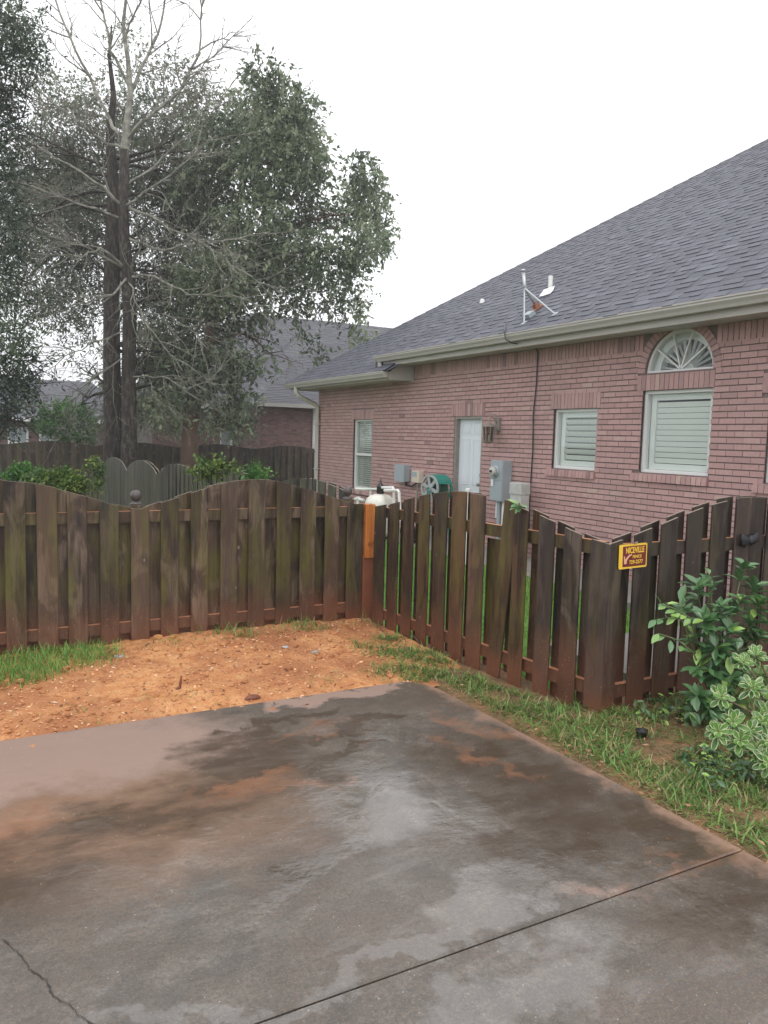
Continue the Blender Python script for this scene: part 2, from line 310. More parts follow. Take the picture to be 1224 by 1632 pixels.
# ------------------------------------------------------------------ mesh helpers
def tag(o, label=None, cat=None, group=None, kind=None):
    for k, v in (('label', label), ('category', cat), ('group', group), ('kind', kind)):
        if v: o[k] = v
    return o
def thing(name, loc, label, cat, group=None):
    e = bpy.data.objects.new(name, None); COL.objects.link(e); e.location = loc; e.empty_display_size = .1
    return tag(e, label, cat, group)
def link(name, me, parent=None, loc=None):
    o = bpy.data.objects.new(name, me); COL.objects.link(o)
    if loc is not None: o.location = loc
    if parent is not None:
        o.parent = parent
        if loc is None: o.matrix_parent_inverse = Matrix.Translation(-abs_loc(parent))
    return o
def abs_loc(p):
    # parents are only ever translated and their children sit in world coordinates
    return p.location if p.parent is None else Vector((0, 0, 0))
class MB:
    def __init__(s): s.v = []; s.f = []; s.t = []; s.m = []
    def add(s, vs, fs, tone=.5, mi=0):
        b = len(s.v); s.v += [tuple(v) for v in vs]
        for f in fs: s.f.append([b+i for i in f]); s.t.append(tone); s.m.append(mi)
    def box(s, a, b, tone=.5, mi=0):
        x0, x1 = sorted((a[0], b[0])); y0, y1 = sorted((a[1], b[1])); z0, z1 = sorted((a[2], b[2]))
        s.add([(x0, y0, z0), (x1, y0, z0), (x1, y1, z0), (x0, y1, z0), (x0, y0, z1), (x1, y0, z1), (x1, y1, z1), (x0, y1, z1)],
              [(3, 2, 1, 0), (4, 5, 6, 7), (0, 1, 5, 4), (1, 2, 6, 5), (2, 3, 7, 6), (3, 0, 4, 7)], tone, mi)
    def obox(s, c, ax, ay, az, tone=.5, mi=0):
        c, ax, ay, az = map(Vector, (c, ax, ay, az))
        vs = [c+sx*ax+sy*ay+sz*az for sz in (-1, 1) for sx, sy in ((-1, -1), (1, -1), (1, 1), (-1, 1))]
        s.add(vs, [(3, 2, 1, 0), (4, 5, 6, 7), (0, 1, 5, 4), (1, 2, 6, 5), (2, 3, 7, 6), (3, 0, 4, 7)], tone, mi)
    def tube(s, pts, rad, n=8, tone=.5, cap=True, mi=0):
        pts = [Vector(p) for p in pts]; k = len(pts)
        if not isinstance(rad, (list, tuple)): rad = [rad]*k
        b = len(s.v); ref = None
        for i, p in enumerate(pts):
            d = (pts[min(i+1, k-1)]-pts[max(i-1, 0)])
            if d.length < 1e-9: d = Vector((0, 0, 1))
            d.normalize()
            if ref is None: ref = Vector((1, 0, 0)) if abs(d.x) < .8 else Vector((0, 1, 0))
            a = (ref-d*ref.dot(d)); a.normalize(); ref = a; c = d.cross(a)
            for j in range(n):
                t = 2*math.pi*j/n; s.v.append(tuple(p+(a*math.cos(t)+c*math.sin(t))*rad[i]))
        for i in range(k-1):
            for j in range(n):
                j2 = (j+1) % n; s.f.append([b+i*n+j, b+i*n+j2, b+(i+1)*n+j2, b+(i+1)*n+j]); s.t.append(tone); s.m.append(mi)
        if cap:
            s.f.append([b+j for j in reversed(range(n))]); s.f.append([b+(k-1)*n+j for j in range(n)]); s.t += [tone]*2; s.m += [mi]*2
    def lathe(s, c, prof, n=16, axis='Z', tone=.5, mi=0):
        b = len(s.v); c = Vector(c)
        for r, h in prof:
            for j in range(n):
                t = 2*math.pi*j/n; u, w = r*math.cos(t), r*math.sin(t)
                s.v.append(tuple(c+(Vector((u, w, h)) if axis == 'Z' else Vector((h, u, w)) if axis == 'X' else Vector((u, h, w)))))
        for i in range(len(prof)-1):
            for j in range(n):
                j2 = (j+1) % n; s.f.append([b+i*n+j, b+i*n+j2, b+(i+1)*n+j2, b+(i+1)*n+j]); s.t.append(tone); s.m.append(mi)
        s.f.append([b+j for j in reversed(range(n))]); s.f.append([b+(len(prof)-1)*n+j for j in range(n)]); s.t += [tone]*2; s.m += [mi]*2
    def prism(s, poly, ext, tone=.5, mi=0):
        # poly: list of points (3D, planar), ext: extrusion vector
        p = [Vector(q) for q in poly]; e = Vector(ext); n = len(p)
        s.add(p+[q+e for q in p], [tuple(reversed(range(n))), tuple(range(n, 2*n))]+[(i, (i+1) % n, n+(i+1) % n, n+i) for i in range(n)], tone, mi)
    def build(s, name, mats, parent=None, smooth=False, bevel=0):
        me = bpy.data.meshes.new(name); me.from_pydata(s.v, [], s.f)
        a = me.attributes.new('tone', 'FLOAT', 'FACE'); a.data.foreach_set('value', s.t)
        for q in (mats if isinstance(mats, (list, tuple)) else [mats]): me.materials.append(M[q])
        me.polygons.foreach_set('material_index', s.m)
        if smooth: me.polygons.foreach_set('use_smooth', [True]*len(s.f))
        me.update(); o = link(name, me, parent)
        if bevel:
            b = o.modifiers.new('bevel', 'BEVEL'); b.width = bevel; b.segments = 2; b.limit_method = 'ANGLE'
        return o
def np_mesh(name, V, F, tones, mat, parent=None, smooth=False):
    me = bpy.data.meshes.new(name); n, k = F.shape
    me.vertices.add(len(V)); me.vertices.foreach_set('co', V.astype(np.float32).ravel())
    me.loops.add(n*k); me.loops.foreach_set('vertex_index', F.astype(np.int32).ravel())
    me.polygons.add(n); me.polygons.foreach_set('loop_start', np.arange(0, n*k, k, dtype=np.int32))
    a = me.attributes.new('tone', 'FLOAT', 'FACE'); a.data.foreach_set('value', np.asarray(tones, dtype=np.float32))
    me.materials.append(M[mat]); me.update(calc_edges=True); me.validate()
    if smooth: me.polygons.foreach_set('use_smooth', [True]*n)
    return link(name, me, parent)
def nrm(a): return a/np.maximum(np.linalg.norm(a, axis=1, keepdims=True), 1e-9)

def grid(name, xs, ys, hf, mat, **kw):
    V = [(x, y, hf(x, y)) for y in ys for x in xs]; nx = len(xs)
    F = [(j*nx+i, j*nx+i+1, (j+1)*nx+i+1, (j+1)*nx+i) for j in range(len(ys)-1) for i in range(nx-1)]
    me = bpy.data.meshes.new(name); me.from_pydata(V, [], F); me.materials.append(M[mat])
    me.polygons.foreach_set('use_smooth', [True]*len(F)); o = link(name, me); tag(o, **kw); return o
def lin(a, b, st):
    n = max(1, int(round((b-a)/st))); return [a+(b-a)*i/n for i in range(n+1)]
def sstep(x, a, b):
    t = max(0, min(1, (x-a)/(b-a))); return t*t*(3-2*t)

# ------------------------------------------------------------------ terrain
def ground_h(x, y):
    drop = .42*sstep(y, 8, 22)*(1-sstep(x, 4.5, 6.3)*(1-sstep(y, 17, 24)))
    return -.02 - drop + .012*mnoise.noise(Vector((x*.7, y*.7, 0)))*(1 if y > 6 else 0)
xs = lin(-300, -30, 30)[:-1]+lin(-30, -8, 2)[:-1]+lin(-8, 14, .5)[:-1]+lin(14, 40, 2)[:-1]+lin(40, 300, 30)
ys = lin(-200, -20, 30)[:-1]+lin(-20, -2, 2)[:-1]+lin(-2, 30, .5)[:-1]+lin(30, 60, 2)[:-1]+lin(60, 500, 40)
def gh2(x, y):
    # sinks under the driveway slab, soil and verge so no sheets cross
    z = ground_h(x, y)
    return z-.06*(1-sstep(y, 5.9, 6.5)) if x < 8 else z
grid('ground', xs, ys, gh2, 'yard_ground', kind='structure')

# driveway: two slabs with an open joint at Y=1.93, rounded far corner
t = MB(); t.prism([(-14, 1.932, -.12), (2.79, 1.932, -.12), (2.745, 4.18, -.12), (2.70, 4.32, -.12), (2.60, 4.41, -.12), (-14, 4.44, -.12)], (0, 0, .12))
t.prism([(-14, -18, -.12), (2.80, -18, -.12), (2.79, 1.926, -.12), (-14, 1.926, -.12)], (0, 0, .1180))
o = t.build('driveway', 'wet_concrete'); tag(o, kind='structure')
o.modifiers.new('bevel', 'BEVEL').width = .006
# jagged crack / old joint at left
t = MB(); pts = [on_z(*p) for p in ((5, 1497), (28, 1516), (47, 1545), (74, 1562), (84, 1588), (110, 1602), (128, 1622), (160, 1636), (190, 1660))]
L = []; Rr = []
fine = []
for i in range(len(pts)-1):
    for k in range(6): fine.append(pts[i].lerp(pts[i+1], k/6)+Vector((random.uniform(-.004, .004), random.uniform(-.004, .004), 0)))
for i, p in enumerate(fine[:-1]):
    d = (fine[i+1]-p); n = Vector((-d.y, d.x, 0)).normalized(); w = random.uniform(.0008, .0028)
    L.append(p+n*w); Rr.append(p-n*w)
for i in range(len(L)-1):
    t.add([L[i]+Vector((0, 0, .003)), L[i+1]+Vector((0, 0, .003)), Rr[i+1]+Vector((0, 0, .003)), Rr[i]+Vector((0, 0, .003))], [(0, 1, 2, 3)])
tag(t.build('driveway_crack', 'crack'), kind='structure')

def fbm(x, y, s=1, o=4):
    r = 0; a = .5
    for _ in range(o): r += a*mnoise.noise(Vector((x*s, y*s, 3.1))); s *= 2.1; a *= .5
    return r
def soil_h(x, y):
    e = sstep(y, 4.38, 4.62); mound = .055*math.exp(-((x-2.0)/1.1)**2-((y-5.7)/.55)**2)
    return -.016+.035*e+mound*e+.030*fbm(x, y, 2.6)+.030*abs(fbm(x, y, 9, 5))+.012*fbm(x, y, 30, 3)-.06*sstep(y, 6.15, 6.5)
grid('soil', lin(-3.5, 3.15, .02), lin(4.25, 6.45, .02), soil_h, 'clay', kind='structure')
def verge_h(x, y):
    e = sstep(x, 2.74, 2.86); e = min(e, 1)
    return -.030+.030*e+.02*fbm(x, y, 3)+.015*sstep(x, 3, 3.6)-.03*sstep(x, 3.15, 3.3)*sstep(y, 3.4, 3.6)
grid('verge_ground', lin(2.66, 7.08, .05), lin(-4, 3.6, .05), verge_h, 'verge_soil', kind='structure')
grid('verge_strip_ground', lin(2.66, 3.45, .04), lin(3.601, 5.3, .05), lambda x, y: verge_h(x, y) - .02*sstep(y, 5.0, 5.3), 'verge_soil', kind='structure')
# paved strip along the house wall
t = MB(); t.box((6.04, 3.6, -.1), (7.09, 16.1, .012)); t.box((4.15, 3.62, -.1), (6.036, 4.75, .010)); tag(t.build('path', 'path_concrete'), kind='structure')

# soil clods and wood chips
def chips(name, n, xr, yr, hf, smin, smax):
    P = np.stack([RNG.uniform(*xr, n), RNG.uniform(*yr, n)], 1); V = []; F = []; T = []
    for i in range(n):
        x, y = P[i]; s = smin+(smax-smin)*random.random()**3; a = random.uniform(0, 6.28); l = random.uniform(.35, 1.0)
        c = Vector((x, y, hf(x, y)+s*.15)); ux = Vector((math.cos(a), math.sin(a), random.uniform(-.35, .35)))*s; uy = Vector((-math.sin(a), math.cos(a), random.uniform(-.4, .4)))*s*l*.6
        uz = Vector((0, 0, s*random.uniform(.15, .5)))
        b = len(V); V += [tuple(c+ux*random.uniform(.7, 1)), tuple(c+uy*random.uniform(.7, 1)), tuple(c-ux*random.uniform(.7, 1)), tuple(c-uy), tuple(c+uz+ux*.2), tuple(c-uz)]
        tn = random.random()
        for f in ((0, 1, 4), (1, 2, 4), (2, 3, 4), (3, 0, 4)): F.append([b+q for q in f]); T.append(tn)
    o = np_mesh(name, np.array(V), np.array(F), T, 'chip'); tag(o, 'orange clay crumbs and pale wood chips scattered over the bare soil', 'soil crumbs', kind='stuff')
chips('soil_crumbs', 13000, (-1.2, 3.1), (4.36, 5.95), soil_h, .003, .022)

o = None
_c = chips
def clods():
    t = MB()
    for _ in range(170):
        x, y = random.uniform(-1, 3.05), random.uniform(4.5, 5.95); s_ = random.uniform(.008, .028)*(1.3 if y > 5.4 else 1); c = Vector((x, y, soil_h(x, y)+s_*.2)); b = len(t.v); tn = random.uniform(.0, .5)
        for i in range(5):
            ph = math.pi*(i+.01)/4
            for j in range(7):
                th = 2*math.pi*j/7; d = Vector((math.sin(ph)*math.cos(th), math.sin(ph)*math.sin(th), math.cos(ph)*.6)); t.v.append(tuple(c+d*s_*(1+.6*mnoise.noise(d*2+c*30))))
        for i in range(4):
            for j in range(7): t.f.append([b+i*7+j, b+(i+1)*7+j, b+(i+1)*7+(j+1) % 7, b+i*7+(j+1) % 7]); t.t.append(tn); t.m.append(0)
    tag(t.build('soil_clods', 'clay', None), 'small clay clods lying on the bare orange soil', 'clods', kind='stuff')
clods()
def litter():
    n = 1500; V = []; F = []; T = []
    while len(T) < n*2:
        x, y = random.uniform(2.78, 4.4), random.uniform(1.0, 5.2)
        if y > 3.4 and x > 3.1: continue
        s_ = random.uniform(.008, .022); a = random.uniform(0, 6.28); c = Vector((x, y, verge_h(x, y)+random.uniform(.004, .03))); ux = Vector((math.cos(a), math.sin(a), random.uniform(-.3, .3)))*s_; uy = Vector((-math.sin(a), math.cos(a), random.uniform(-.4, .4)))*s_*.4
        b = len(V); V += [tuple(c-ux), tuple(c+uy), tuple(c+ux), tuple(c-uy)]; F += [[b, b+1, b+2], [b, b+2, b+3]]; tn = random.random(); T += [tn, tn]
    tag(np_mesh('leaf_litter', np.array(V), np.array(F), T, 'litter'), 'brown dead leaves and bark bits in the grass strip', 'leaf litter', kind='stuff')
litter()

# ------------------------------------------------------------------ grass
def blades(name, P, length, width, flat, mat, tone=(0, 1), z=None, clump=None, label='', cat='grass', bend=.7):
    n = len(P); a = RNG.uniform(0, 2*np.pi, n); d = np.stack([np.cos(a), np.sin(a), np.zeros(n)], 1)
    s = np.stack([-np.sin(a), np.cos(a), np.zeros(n)], 1); L = RNG.uniform(length[0], length[1], n)[:, None]
    up = np.array([0, 0, 1.0]); el = RNG.uniform(flat[0], flat[1], n)[:, None]; w = RNG.uniform(width[0], width[1], n)[:, None]
    V = np.zeros((n, 7, 3)); cur = P.copy()
    for k in range(4):
        e = el-k*bend*RNG.uniform(.3, 1, n)[:, None]*.6
        if k < 3:
            ww = w*(1-.22*k)*.5; V[:, 2*k] = cur-s*ww; V[:, 2*k+1] = cur+s*ww
        else: V[:, 6] = cur
        stp = (d*np.cos(e)+up*np.sin(e))*L/3; nz = cur[:, 2:3]+stp[:, 2:3]
        cur = cur+stp; cur[:, 2] = np.maximum(cur[:, 2], P[:, 2]+.004)
    b = (np.arange(n)*7)[:, None]
    F = np.concatenate([b+np.array([[0, 1, 3, 2]]), b+np.array([[2, 3, 5, 4]]), b+np.array([[4, 5, 6, 6]])])
    T = RNG.uniform(*tone, n); Q = F[:2*n]; TR = F[2*n:, :3]
    # quads as triangles so that one face size serves
    tri = np.concatenate([Q[:, [0, 1, 2]], Q[:, [0, 2, 3]], TR]); tn = np.concatenate([T[:n], T[:n], T[:n], T[:n], T[:n]])
    o = np_mesh(name, V.reshape(-1, 3), tri, tn, mat); return tag(o, label, cat, kind='stuff')
def scatter(n, xr, yr, hf, keep=None):
    out = []
    while len(out) < n:
        x = random.uniform(*xr); y = random.uniform(*yr)
        if keep and random.random() > keep(x, y): continue
        out.append((x, y, hf(x, y)-.003))
    return np.array(out)
def verge_keep(x, y):
    if y > 3.35 and x > 3.12+(3.5-3.12)*sstep(y, 4, 3.4): return 0
    e = sstep(x, 2.78+.05*fbm(0, y, 4), 2.92)
    hole = 1-.93*sstep(fbm(x, y, 3.4), -.04, .14)*(1 if x > 2.95 else .5)
    mulch = 1-.95*math.exp(-((x-3.62)/.32)**2-((y-3.0)/.27)**2)
    return e*hole*mulch*(1-.6*sstep(y, 4.6, 5.3))
blades('verge_grass', scatter(26000, (2.76, 5.2), (.9, 5.4), verge_h, verge_keep), (.03, .11), (.004, .009), (.05, 1.15), 'grass_blade', (0, 1.0), label='coarse wet green grass with straw growing between the driveway and the fence')
blades('dead_grass', scatter(9000, (2.74, 3.9), (1.2, 5.4), verge_h, lambda x, y: verge_keep(x, y)*.6+.25*(x > 2.8 and (y < 3.3 or x < 3.15))), (.04, .12), (.002, .004), (.0, .35), 'grass_blade', (.8, 1), label='flattened straw coloured grass clippings along the driveway edge')
def left_keep(x, y):
    b = 5.22+.25*sstep(x, .3, .8)+.1*fbm(x, y, 4); return sstep(y, b-.06, b+.14)*(1-sstep(x, .72, 1.05))
blades('lawn_patch', scatter(11000, (-2.5, 1.15), (5.0, 5.97), soil_h, left_keep), (.05, .13), (.003, .006), (.5, 1.45), 'lawn_blade', (0, 1), label='patch of bright green grass on the clay at the foot of the left fence')
blades('corner_grass', scatter(2600, (2.3, 3.12), (4.36, 5.35), soil_h, lambda x, y: sstep(x+.22*fbm(x, y, 3)-.25*max(0, y-4.6), 2.42, 2.75)*(1-.85*sstep(fbm(x, y, 3.4), -.02, .14))), (.03, .10), (.003, .008), (.05, 1.1), 'grass_blade', (0, 1), label='weedy grass creeping onto the clay near the driveway corner')
P = scatter(500, (1.1, 3.1), (5.62, 5.97), soil_h, lambda x, y: .15+sstep(fbm(x, 1, 3), .0, .2))
blades('fence_foot_weeds', P, (.05, .13), (.003, .008), (.2, 1.3), 'grass_blade', (.1, 1), label='thin weeds and straw along the foot of the fence above the clay', cat='weeds')
P = scatter(420, (-1, 3.0), (4.42, 4.8), soil_h, lambda x, y: sstep(fbm(x, y, 2), .05, .2))
blades('clay_edge_weeds', P, (.02, .06), (.002, .005), (.1, 1.0), 'grass_blade', (.4, 1), label='sparse small weeds on the clay beside the driveway', cat='weeds')
def lawn_h(x, y): return gh2(x, y)
blades('back_lawn', scatter(26000, (3.5, 6.05), (3.8, 11.5), lawn_h, lambda x, y: 0 if (x > 4.1 and y < 4.8) else 1), (.06, .12), (.004, .008), (.6, 1.5), 'lawn_blade', (0, 1), label='bright green lawn seen through the fence gaps')

# ------------------------------------------------------------------ near wooden fences
def picket(parent, mat, p0, u, nrml, w, zb, zt0, zt1, th=.016, lean=0.0, warp=.004, ztm=None):
    """p0 = left bottom point on the front face, u = along the fence, nrml = towards the viewer's side."""
    t = MB(); p0 = Vector(p0); u = Vector(u).normalized(); n = Vector(nrml).normalized(); rows = 5; vs = []
    dz_ = random.uniform(-.004, .004); ztm = (zt0+zt1)/2 if ztm is None else ztm; zs_ = [zt0+dz_, ztm+dz_, zt1+dz_]
    b1, b2 = random.uniform(-warp, warp), random.uniform(-warp, warp); c1 = random.uniform(-.6, .6)*warp
    for r in range(rows+1):
        f = r/rows; sh = b1*math.sin(f*3.1)+lean*f; dn = b2*math.sin(f*2.6+.3)
        for s in (0, 1, 2):
            z = zb+(zs_[s]-zb)*f; dn2 = dn+(c1 if s == 1 else 0)
            base = p0+u*(s*.5*w+sh); base = Vector((base.x, base.y, z))
            vs.append(base+n*dn2); vs.append(base+n*(dn2-th))
    fs = []; ms = []
    for r in range(rows):
        a = r*6; b = a+6
        fs += [(a, a+2, b+2, b), (a+2, a+4, b+4, b+2), (a+3, a+1, b+1, b+3), (a+5, a+3, b+3, b+5), (a+1, a, b, b+1), (a+4, a+5, b+5, b+4)]; ms += [0]*6
    e = rows*6; fs += [(e, e+2, e+3, e+1), (e+2, e+4, e+5, e+3), (0, 1, 3, 2), (2, 3, 5, 4)]; ms += [1, 1, 0, 0]
    t.v = [tuple(v) for v in vs]; t.f = [list(f) for f in fs]; t.t = [.5]*len(fs); t.m = ms
    o = t.build('picket', [mat, 'end_grain'], parent); b = o.modifiers.new('bevel', 'BEVEL'); b.width = .0025; b.segments = 1; b.limit_method = 'ANGLE'; b.angle_limit = 1.0
    return o
def rail(parent, mat, a, b, n, z, h=.089, th=.038):
    t = MB(); a = Vector(a); b = Vector(b); n = Vector(n).normalized()
    p = [a, b, b-n*th, a-n*th]
    t.add([(q.x, q.y, z-h) for q in p]+[(q.x, q.y, z) for q in p], [(3, 2, 1, 0)], .5, 0)
    t.add([(q.x, q.y, z-h) for q in p]+[(q.x, q.y, z) for q in p], [(0, 1, 5, 4), (1, 2, 6, 5), (2, 3, 7, 6), (3, 0, 4, 7)], .5, 0)
    t.add([(q.x, q.y, z) for q in p], [(0, 1, 2, 3)], .5, 1)
    return t.build('rail', [mat, 'wet_clay_ledge'], parent)
def post(parent, mat, c, h, ball=None, w=.045):
    t = MB(); t.box((c[0]-w, c[1]-w, c[2]), (c[0]+w, c[1]+w, h)); o = t.build('post', mat, parent, bevel=.004)
    if ball:
        b = MB(); z = h; b.lathe((c[0], c[1], z), [(.045, 0), (.045, .012), (.02, .02), (.018, .03), (.03, .036), (.041, .055), (.044, .072), (.038, .093), (.024, .108), (.004, .114)], 16)
        b.build('ball_cap', 'ball_metal', o, smooth=True)
    return o
def arch(s, dip, crest):
    s = s % 1.0; return dip+(crest-dip)*(.6*math.sin(math.pi*s)+.4*(.5-.5*math.cos(2*math.pi*s)))
# left run, along X at Y=6
fl = thing('wooden_fence', (1.1, 6, 0), 'long brown shadowbox fence behind the orange clay, arched tops with a round ball cap', 'fence')
edges = [(.243, .38), (.45, .588), (.656, .791), (.883, 1.018), (1.105, 1.241), (1.331, 1.467), (1.566, 1.702), (1.804, 1.942), (2.035, 2.174), (2.275, 2.404), (2.496, 2.635), (2.715, 2.849), (2.934, 3.085)]
x = .243-.215
while x > -2.2: edges.insert(0, (x, x+.137)); x -= .213
topL = lambda X: arch((X-1.14)/1.9, 1.06, 1.285)
for a, b in edges:
    picket(fl, 'fence_wood', (a, 6.0, 0), (1, 0, 0), (0, -1, 0), b-a, -.03+random.uniform(0, .02), topL(a), topL(b), ztm=topL((a+b)/2) if abs((a+b)/2-1.155) > .08 else topL(1.14))
for (a, b), (c_, d) in zip(edges[:-1], edges[1:]):
    m_ = (b+c_)/2; w = .139; picket(fl, 'fence_wood', (m_-w/2, 6.056, 0), (1, 0, 0), (0, -1, 0), w, random.uniform(-.02, .04), topL(m_-w/2), topL(m_+w/2), ztm=topL(m_))
rail(fl, 'fence_wood', (-2.3, 6.0165, 0), (3.06, 6.0165, 0), (0, -1, 0), 1.045, .085, .0385)
rail(fl, 'fence_wood', (-2.3, 6.0165, 0), (3.06, 6.0165, 0), (0, -1, 0), .19, .085, .0385)
post(fl, 'fence_wood', (1.165, 6.12, 0), 1.085, True)
post(fl, 'fence_wood', (2.985, 6.125, 0), 1.10, True)
post(fl, 'fence_wood', (-.74, 6.12, 0), 1.07, True)

# middle run, from the orange post to the corner with the sign
P0 = Vector((3.1, 5.95, 0)); P1 = Vector((3.38, 3.38, 0)); u = (P0-P1).normalized(); nn = Vector((-u.y, u.x, 0))
if nn.x > 0: nn = -nn
def gp(Y): return P1+(P0-P1)*((Y-P1.y)/(P0.y-P1.y))
fm = thing('wooden_fence', (3.24, 4.6, 0), 'short brown fence run from the orange post to the corner, one board leaning', 'fence')
gt = lambda Y: arch((Y-3.38)/2.5, 1.05, 1.27)
gf = [(5.69, 5.847), (5.496, 5.625), (5.298, 5.433), (5.092, 5.224), (4.869, 5.019), (4.661, 4.817), (4.452, 4.612), (4.02, 4.15), (3.796, 3.931), (3.567, 3.703), (3.352, 3.489)]
for a, b in gf:
    off = .017 if abs(a-4.02) < .01 else 0
    mt = 'gate_wood' if a > 3.95 else 'corner_wood'
    picket(fm, mt, gp(a)+nn*off, u, nn, (b-a), -.03, gt(a), gt(b), lean=random.uniform(-.006, .006))
o = picket(fm, 'tan_wood', gp(4.25), u, nn, .135, -.02, gt(4.23), gt(4.3), lean=-.125); o['label'] = 'picket leaning against its neighbour'
gfs = sorted(gf+[(4.235, 4.37)])
for i in range(len(gfs)-1):
    m_ = (gfs[i][1]+gfs[i+1][0])/2; w = .137
    top0, top1 = gt(m_-w/2), gt(m_+w/2)
    if 4.37 < m_ < 4.46: top0 = top1 = .955
    if 5.6 < m_ < 5.7: pass
    picket(fm, 'gate_wood' if m_ > 3.95 else 'corner_wood', gp(m_-w/2)-nn*.056, u, nn, w, random.uniform(-.02, .03), top0, top1)
rail(fm, 'gate_wood', gp(3.40)-nn*.0165, gp(5.86)-nn*.0165, nn, 1.06, .085, .0385)
rail(fm, 'gate_wood', gp(3.40)-nn*.0165, gp(5.86)-nn*.0165, nn, .175, .085, .0385)
# orange post: new wood above, muddy below
op = thing('corner_post', (3.13, 5.98, 0), 'corner post with a bright orange new upper part between two fence runs', 'post')
t = MB(); t.box((3.085, 5.985, 0), (3.195, 6.095, .60)); t.build('lower_post', 'muddy_wood', op, bevel=.004)
t = MB(); t.box((3.095, 5.972, .585), (3.192, 6.07, 1.065)); t.build('upper_post', 'new_wood', op, bevel=.006)

# right run, along X at Y=3.38
fr = thing('wooden_fence', (4.2, 3.38, 0), 'dark brown fence behind the bushes at right, carrying the yellow sign', 'fence')
rt = lambda X: arch((X-3.38)/2.6, 1.05, 1.315)
ef = [(3.385, 3.50), (3.60, 3.745), (3.826, 3.97), (4.056, 4.20), (4.288, 4.435), (4.53, 4.675), (4.677, 4.82), (4.86, 5.0)]
x = 5.08
while x < 6.95: ef.append((x, x+.139)); x += .215
Yf = 3.355
for a, b in ef:
    picket(fr, 'corner_wood', (a, Yf, 0), (1, 0, 0), (0, -1, 0), b-a, -.03, rt(a), rt(b))
for (a, b), (c_, d) in zip(ef[:-1], ef[1:]):
    m_ = (b+c_)/2; w = .152; picket(fr, 'corner_wood', (m_-w/2, Yf+.056, 0), (1, 0, 0), (0, -1, 0), w, random.uniform(-.02, .03), rt(m_-w/2)+.008, rt(m_+w/2)+.008)
rail(fr, 'corner_wood', (3.395, Yf+.0165, 0), (7.05, Yf+.0165, 0), (0, -1, 0), 1.045, .085, .0385)
rail(fr, 'corner_wood', (3.395, Yf+.0165, 0), (7.05, Yf+.0165, 0), (0, -1, 0), .165, .085, .0385)
post(fr, 'corner_wood', (3.455, 3.47, 0), 1.0)

# scalloped grey fence continuing away from the orange post
fg = thing('wooden_fence', (2.9, 11, -.5), 'weathered grey green fence with rounded scalloped panels running away behind the left fence', 'fence')
def gline(s): return Vector((3.02-.30*s/12, 6.2+s, 0))
def gz(s): return -.013*s
sp = [-.39, 2.05, 4.49, 6.93, 9.37, 11.81, 14.25]
def archr(s): return .99+.25*math.sin(math.pi*(s % 1.0))**.62
ug = Vector((-.025, 1, 0)).normalized(); ng = Vector((-1, -.025, 0)).normalized()
def topg(s): return gz(s)+archr((s+.39)/2.44)
k = 0; s = .03
while s < 12.3:
    picket(fg, 'grey_wood', gline(s), ug, ng, .145, gz(s)-.1, topg(s+.004), topg(s+.141), ztm=topg(s+.07))
    if s < 8: picket(fg, 'grey_wood', gline(s+.115)-ng*.056, ug, ng, .14, gz(s)-.1, topg(s+.115), topg(s+.25))
    s += .2205 if s < 6 else .155
for i in range(len(sp)-2):
    a, b = gline(max(0, sp[i]+.02)), gline(sp[i+1]-.02)
    rail(fg, 'grey_wood', a-ng*.0165, b-ng*.0165, ng, gz(sp[i+1])+.9, .085, .0385)
    post(fg, 'grey_wood', (*(gline(sp[i+1])-ng*.11).xy, gz(sp[i+1])-.1), gz(sp[i+1])+1.03, True)

# far brown fence across the back of the yard
fb = thing('wooden_fence', (5, 24, -1), 'far brown shadowbox fence crossing behind the trees in front of the neighbouring houses', 'fence')
x = -.6; zb = -.55
def topb(X): return zb+arch((X-8.3)/2.44, 1.74, 1.86)
while x < 11.2:
    picket(fb, 'far_wood', (x, 24, 0), (1, 0, 0), (0, -1, 0), .14, zb, topb(x), topb(x+.14), warp=.008)
    picket(fb, 'far_wood', (x+.117, 24.056, 0), (1, 0, 0), (0, -1, 0), .14, zb, topb(x+.117), topb(x+.257), warp=.008)
    x += .24
rail(fb, 'far_wood', (-.7, 24.0165, 0), (11.3, 24.0165, 0), (0, -1, 0), zb+1.6, .085, .0385)
rail(fb, 'far_wood', (-.7, 24.0165, 0), (11.3, 24.0165, 0), (0, -1, 0), zb+.3, .085, .0385)

# ------------------------------------------------------------------ sign on the fence
def text_part(body, size, loc, rot, mat, parent, name, sx=1.0, depth=.0006, bold=0.0):
    cu = bpy.data.curves.new(name, 'FONT'); cu.body = body; cu.size = size; cu.extrude = depth; cu.align_x = 'CENTER'; cu.align_y = 'CENTER'; cu.offset = bold
    o = bpy.data.objects.new(name, cu); COL.objects.link(o); bpy.context.view_layer.update()
    me = bpy.data.meshes.new_from_object(o.evaluated_get(bpy.context.evaluated_depsgraph_get())); COL.objects.unlink(o); bpy.data.objects.remove(o)
    me.materials.append(M[mat]); me.transform(Matrix.Translation(loc) @ rot @ Matrix.Diagonal((sx, 1, 1, 1)))
    return link(name, me, parent)
c0 = on_y(1008.5, 886, Yf-.006); sg = thing('fence_sign', c0, 'small yellow and maroon metal fence company sign near the fence corner', 'sign')
SW, SH = .235, .150; tilt = math.radians(1.5)
rotm = Matrix.Rotation(tilt, 4, 'Y').inverted() @ Matrix.Rotation(math.pi/2, 4, 'X')
def sgn(pts, y, mat, name, th=.002):
    t = MB(); R_ = Matrix.Translation(c0) @ rotm
    t.prism([R_ @ Vector((px, py, y)) for px, py in pts], (R_.to_3x3() @ Vector((0, 0, th)))); return t.build(name, mat, sg)
